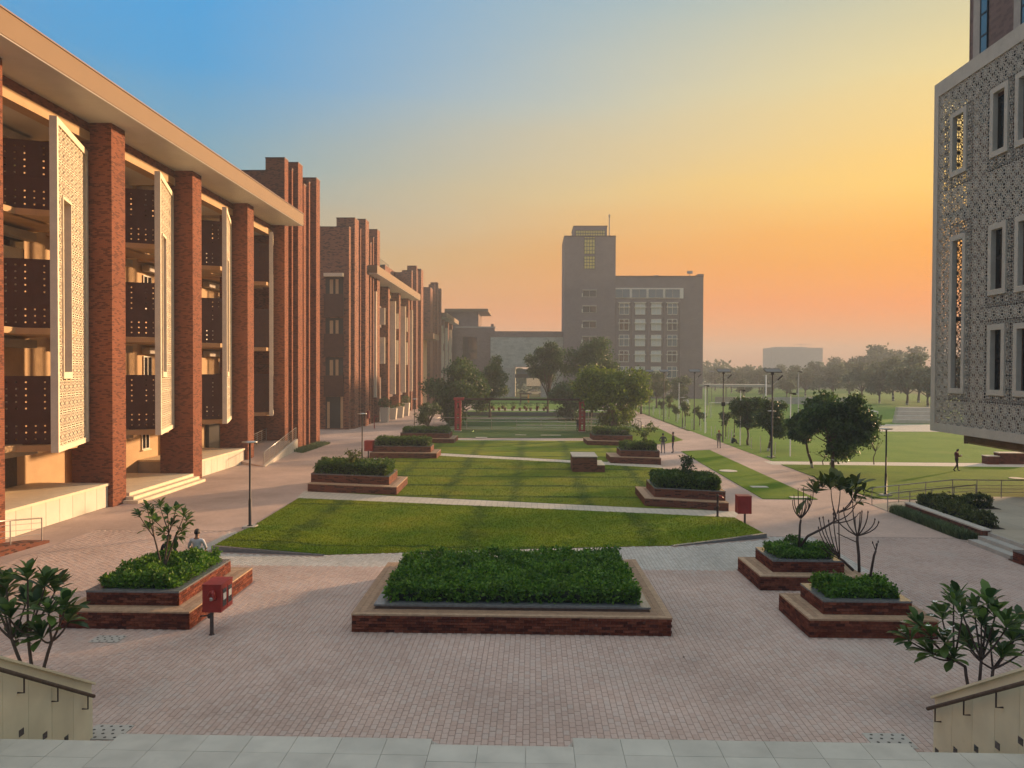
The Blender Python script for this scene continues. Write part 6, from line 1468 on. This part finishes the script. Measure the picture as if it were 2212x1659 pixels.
# ------------------------------------------------------------------ people
def person(label, loc, rz, mats, pose=None, h=1.72, hair=True, cap=None, extra=None):
    """body: one skinned surface; local +Y is the way the person faces"""
    J = dict(pelvis=(0,0,.94), waist=(0,0,1.09), chest=(0,0,1.28), nb=(0,-.01,1.43), neck=(0,.0,1.50), head=(0,.02,1.60), crown=(0,.012,1.675))
    for s, k in ((-1,'l'),(1,'r')):
        J['sh'+k] = (s*.175,-.01,1.395); J['el'+k] = (s*.225,-.03,1.13); J['wr'+k] = (s*.235,.04,.89); J['ha'+k] = (s*.235,.06,.82)
        J['hip'+k] = (s*.09,0,.89); J['kn'+k] = (s*.10,.02,.49); J['an'+k] = (s*.105,-.03,.09); J['toe'+k] = (s*.115,.13,.035)
    J.update(pose or {})
    Rr = dict(pelvis=(.145,.105), waist=(.135,.10), chest=(.165,.115), nb=(.085,.07), neck=(.053,.055), head=(.072,.088), crown=(.055,.068))
    for k in 'lr':
        Rr['sh'+k] = (.068,.065); Rr['el'+k] = (.047,.047); Rr['wr'+k] = (.032,.03); Rr['ha'+k] = (.018,.038); Rr['hip'+k] = (.092,.095); Rr['kn'+k] = (.062,.065); Rr['an'+k] = (.043,.045); Rr['toe'+k] = (.042,.03)
    E = [('pelvis','waist'),('waist','chest'),('chest','nb'),('nb','neck'),('neck','head'),('head','crown')]
    for k in 'lr': E += [('chest','sh'+k),('sh'+k,'el'+k),('el'+k,'wr'+k),('wr'+k,'ha'+k),('pelvis','hip'+k),('hip'+k,'kn'+k),('kn'+k,'an'+k),('an'+k,'toe'+k)]
    names = list(J); me = bpy.data.meshes.new('skel'); me.from_pydata([J[n] for n in names], [(names.index(a), names.index(b)) for a, b in E], [])
    o = bpy.data.objects.new('skel', me); C.objects.link(o); md = o.modifiers.new('Skin', 'SKIN'); md.use_smooth_shade = True; sub = o.modifiers.new('Sub', 'SUBSURF'); sub.levels = 1
    sv = me.skin_vertices[0].data
    for i, n in enumerate(names): sv[i].radius = Rr[n]; sv[i].use_root = (n == 'pelvis')
    dg = bpy.context.evaluated_depsgraph_get(); dg.update(); bm_ = bpy.data.meshes.new_from_object(o.evaluated_get(dg)); bpy.data.objects.remove(o)
    bmx = bmesh.new(); bmx.from_mesh(bm_); bpy.data.meshes.remove(bm_)
    reg = {('head','crown'):0, ('neck','head'):0, ('nb','neck'):0}
    for k in 'lr':
        reg[('wr'+k,'ha'+k)] = 0; reg[('el'+k,'wr'+k)] = 1 if mats.get('sleeve',True) else 0; reg[('an'+k,'toe'+k)] = 3; reg[('hip'+k,'kn'+k)] = 2; reg[('kn'+k,'an'+k)] = 2; reg[('pelvis','hip'+k)] = 2
    segs = [(Vector(J[a]), Vector(J[b]), reg.get((a, b), 1)) for a, b in E]
    for f in bmx.faces:
        c = f.calc_center_median(); best = 9; mi = 1
        for a, b, m_ in segs:
            d = b-a; t_ = max(0, min(1, (c-a).dot(d)/max(1e-6, d.length_squared))); q = (c-(a+d*t_)).length
            if q < best: best, mi = q, m_
        f.material_index = mi; f.smooth = True
    # fingers, thumb, nose, ears join the same surface
    m = MB()
    for s, k in ((-1,'l'),(1,'r')):
        w, ha = Vector(J['wr'+k]), Vector(J['ha'+k]); d = (ha-w).normalized(); sd_ = d.cross(Vector((s,0,0))).normalized() if abs(d.x) < .9 else Vector((0,1,0)); cu = Vector((-s*.3,0,0))
        for i in range(4):
            b0 = ha+sd_*(.028-.019*i)-d*.01; l = (.07,.08,.075,.058)[i]; m.tube([b0, b0+d*l*.5, b0+d*l*.85+cu*l*.5+sd_*.01], [.0095,.009,.006], 5)
        b0 = w+d*.03+sd_*.03; m.tube([b0, b0+sd_*.03+d*.03, b0+sd_*.035+d*.065], [.012,.011,.007], 5)
    hd = Vector(J['head']); up = (Vector(J['crown'])-Vector(J['neck'])).normalized(); fw = mats.get('fw', Vector((0,1,0)))
    m.tube([hd+fw*.085+up*.01, hd+fw*.108-up*.012, hd+fw*.092-up*.03], [.008,.015,.008], 5); si = fw.cross(up).normalized()
    for s in (-1,1): m.tube([hd+si*s*.072-up*.025, hd+si*s*.084+up*.005, hd+si*s*.074+up*.025], [.008,.018,.008], 5)
    vb = [bmx.verts.new(v) for v in m.v]
    for f in m.f:
        try: g = bmx.faces.new([vb[i] for i in f]); g.material_index = 0; g.smooth = True
        except ValueError: pass
    mesh = bpy.data.meshes.new('person'); bmx.to_mesh(mesh); bmx.free()
    for k in ('skin','top','legs','shoes'): mesh.materials.append(mats[k])
    b = bpy.data.objects.new('person', mesh); C.objects.link(b); sc = h/1.74; b.location = loc; b.rotation_euler = (0,0,rz); b.scale = (sc,)*3; tag(b, label, 'person')
    # hair: a close cap over the back and top of the head
    hm = bmesh.new(); bmesh.ops.create_uvsphere(hm, u_segments=14, v_segments=9, radius=1); cc = hd+up*.03-fw*.012
    basis = Matrix((si, fw, up)).transposed()
    dele = [v for v in hm.verts if v.co.y > .35 and v.co.z < .42 or v.co.z < -.55]
    bmesh.ops.delete(hm, geom=dele, context='VERTS')
    for v in hm.verts: v.co = cc+basis @ Vector((v.co.x*.088, v.co.y*.106, v.co.z*(.105 if cap is None else .115)))
    hme = bpy.data.meshes.new('hair'); hm.to_mesh(hme); hm.free(); hme.materials.append(cap or M['hair'])
    for p_ in hme.polygons: p_.use_smooth = True
    ho = bpy.data.objects.new('hair' if cap is None else 'headwear', hme); C.objects.link(ho); ho.parent = b
    return b
def cloth(n, c): return plain(n, c, .9, .12, 12)
SHOE = cloth('shoe', (.03,.025,.022)); CH = cloth('charcoal_cloth', (.045,.05,.055)); GREY = cloth('grey_trousers', (.22,.21,.21)); NAVY = cloth('navy_denim', (.03,.045,.10)); PLUM = cloth('plum_cloth', (.05,.02,.035)); WHITE = cloth('white_cotton', (.55,.54,.55)); BLACK = cloth('black_cloth', (.02,.02,.024)); OLIVE = cloth('olive_cloth', (.12,.10,.08)); GREEN = cloth('dark_green_cloth', (.02,.045,.04)); ORANGE = cloth('orange_cloth', (.45,.16,.05)); MAROON = cloth('maroon_cloth', (.10,.012,.02))
def mt(top, legs, **k): d = dict(skin=M['skin'], top=top, legs=legs, shoes=SHOE); d.update(k); return d
person('person in a charcoal jacket and grey trousers, seen from behind on the right path', GZ(1432,979.6), math.radians(4), mt(CH, GREY), dict(ell=(-.30,-.05,1.16), wrl=(-.20,.14,1.02), hal=(-.13,.19,1.0), elr=(.30,-.05,1.16), wrr=(.22,.14,1.0), har=(.15,.19,.98), anl=(-.12,-.03,.09), toel=(-.14,.13,.035), knl=(-.12,.02,.49), anr=(.14,-.03,.09), toer=(.16,.13,.035), knr=(.125,.02,.49)), 1.76)
person('person in plum top and blue jeans, side on, facing the one in charcoal', GZ(1453.5,978.4), math.radians(80), mt(PLUM, NAVY), dict(ell=(-.20,-.10,1.15), wrl=(-.19,-.02,.92), hal=(-.18,.02,.86), elr=(.20,-.10,1.15), wrr=(.19,.0,.92), har=(.18,.03,.86)), 1.84)
person('person in an olive top with an orange headscarf, walking up the path by the pitch', GZ(1553,968.4), math.radians(-8), mt(OLIVE, GREY), dict(knl=(-.10,.10,.50), anl=(-.10,.12,.10), toel=(-.105,.28,.05), knr=(.10,-.02,.49), anr=(.10,-.24,.13), toer=(.105,-.10,.04), ell=(-.22,-.12,1.15), wrl=(-.20,-.10,.93), hal=(-.20,-.07,.87), elr=(.23,.02,1.15), wrr=(.16,.22,1.24), har=(.12,.27,1.29)), 1.68, cap=ORANGE)
person('person in dark green seated on the grass beside the path, knees drawn up', GZ(1581,958.5)+Vector((0,0,-.82)), math.radians(-75), mt(GREEN, BLACK), dict(pelvis=(0,0,.98), waist=(0,.06,1.10), chest=(0,.13,1.27), nb=(0,.17,1.41), neck=(0,.20,1.47), head=(0,.25,1.56), crown=(0,.26,1.635), shl=(-.17,.15,1.37), shr=(.17,.15,1.37), ell=(-.21,.32,1.20), elr=(.21,.32,1.20), wrl=(-.08,.50,1.22), wrr=(.08,.50,1.22), hal=(-.03,.55,1.22), har=(.03,.55,1.22), hipl=(-.09,.03,.95), hipr=(.09,.03,.95), knl=(-.11,.40,1.18), knr=(.11,.40,1.18), anl=(-.12,.52,.90), anr=(.12,.52,.90), toel=(-.13,.70,.86), toer=(.13,.70,.86)), 1.72)
pp = person('person in a maroon top walking across the right lawn, looking down at a phone', GZ(2066,1018.4), math.radians(-88), mt(MAROON, BLACK), dict(neck=(0,.03,1.49), head=(0,.085,1.57), crown=(0,.10,1.645), ell=(-.22,.0,1.13), wrl=(-.13,.24,1.15), hal=(-.08,.32,1.17), elr=(.22,.0,1.13), wrr=(.13,.24,1.15), har=(.08,.32,1.17), knl=(-.10,.13,.50), anl=(-.10,.17,.10), toel=(-.105,.34,.05), knr=(.10,-.02,.49), anr=(.10,-.27,.14), toer=(.105,-.13,.04)), 1.66)
ph = MB().box(-.05,.05,-.005,.005,-.07,.07).build('phone', M['white_paint']); th = math.radians(-88); lp = Vector((0,.36,1.2))*(1.66/1.74); ph.location = GZ(2066,1018.4)+Vector((lp.x*math.cos(th)-lp.y*math.sin(th), lp.x*math.sin(th)+lp.y*math.cos(th), lp.z)); ph.rotation_euler = (-.6,0,th); tag(ph, 'pale phone held by the person in maroon on the right lawn', 'phone')
SIT = lambda lean=0: dict(pelvis=(0,0,.94), hipl=(-.10,.06,.92), hipr=(.10,.06,.92), knl=(-.14,.44,.93), knr=(.14,.44,.93), anl=(-.14,.46,.50), anr=(.14,.46,.50), toel=(-.15,.62,.46), toer=(.15,.62,.46), waist=(0,-.02,1.08), chest=(0,.02,1.28), ell=(-.27,.02,1.14), elr=(.27,.02,1.14), wrl=(-.18,.27,1.06), wrr=(.18,.27,1.06), hal=(-.15,.34,1.03), har=(.15,.34,1.03))
yb_ = PLANTERS['left'][2][1]
qa = GY(424, 1160, 24.5); qb = GY(362, 1165, 24.5)
person('person in a white tee shirt seated on the far rim of the left planter', (qa.x, 24.55, .89-.80), math.radians(3), mt(WHITE, CH, sleeve=False), SIT(), 1.80)
person('person in black seated behind the frangipani on the rim of the left planter', (qb.x, 24.55, .89-.86), math.radians(-6), mt(BLACK, BLACK), SIT(), 1.66)
person('person in dark clothes standing behind the right red gate post', (GZ(1247,930).x, 90.6, 0), math.radians(200), mt(BLACK, NAVY), None, 1.7)
person('person in dark clothes bending beyond the railing by the slim young tree', (GY(1309,915,94.5).x, 94.5, 0), math.radians(100), mt(BLACK, BLACK), dict(waist=(0,.08,1.08), chest=(0,.24,1.22), nb=(0,.34,1.33), neck=(0,.39,1.37), head=(0,.47,1.43), crown=(0,.50,1.50), shl=(-.17,.32,1.28), shr=(.17,.32,1.28), ell=(-.2,.42,1.02), elr=(.2,.42,1.02), wrl=(-.16,.55,.85), wrr=(.16,.55,.85), hal=(-.15,.6,.79), har=(.15,.6,.79)), 1.72)
# young-tree props by the right gate post
for k, px in enumerate((1270,1279)):
    p = GZ(px, 932); o = MB().tube([(p.x,p.y,0),(p.x+.1*(1-2*k),p.y+.2,3.1)], .04, 6).build('tree_prop', M['white_paint']); tag(o, ('left' if k == 0 else 'right')+' one of the two thin pale poles beside the right red gate post', 'pole')
# fallen leaf on the pavers
p = GZ(1477,1420,.018); o = MB().add([(-.05,0,0),(0,-.025,.015),(.06,0,.005),(0,.025,.02)], [(0,1,2,3)]).build('fallen_leaf', M['bark']); o.location = p; o.rotation_euler = (0,0,.9); tag(o, 'single dry brown leaf on the pavers right of the central planter', 'leaf')

# ------------------------------------------------------------------ haze
if HAZE:
    hm_ = bpy.data.materials.new('haze'); hm_.use_nodes = True; tr = hm_.node_tree; tr.nodes.clear()
    pv = N(tr, 'ShaderNodeVolumePrincipled'); pv.inputs['Density'].default_value = HAZE; pv.inputs['Color'].default_value = (.70,.74,.74,1); pv.inputs['Anisotropy'].default_value = .0
    ou = N(tr, 'ShaderNodeOutputMaterial'); tr.links.new(pv.outputs[0], ou.inputs['Volume'])
    hz = MB().box(-705,705,-66,1386,-1.03,52).build('haze', hm_); hz['kind'] = 'stuff'
    tag(hz, 'thin evening haze hanging over the whole campus', 'haze')
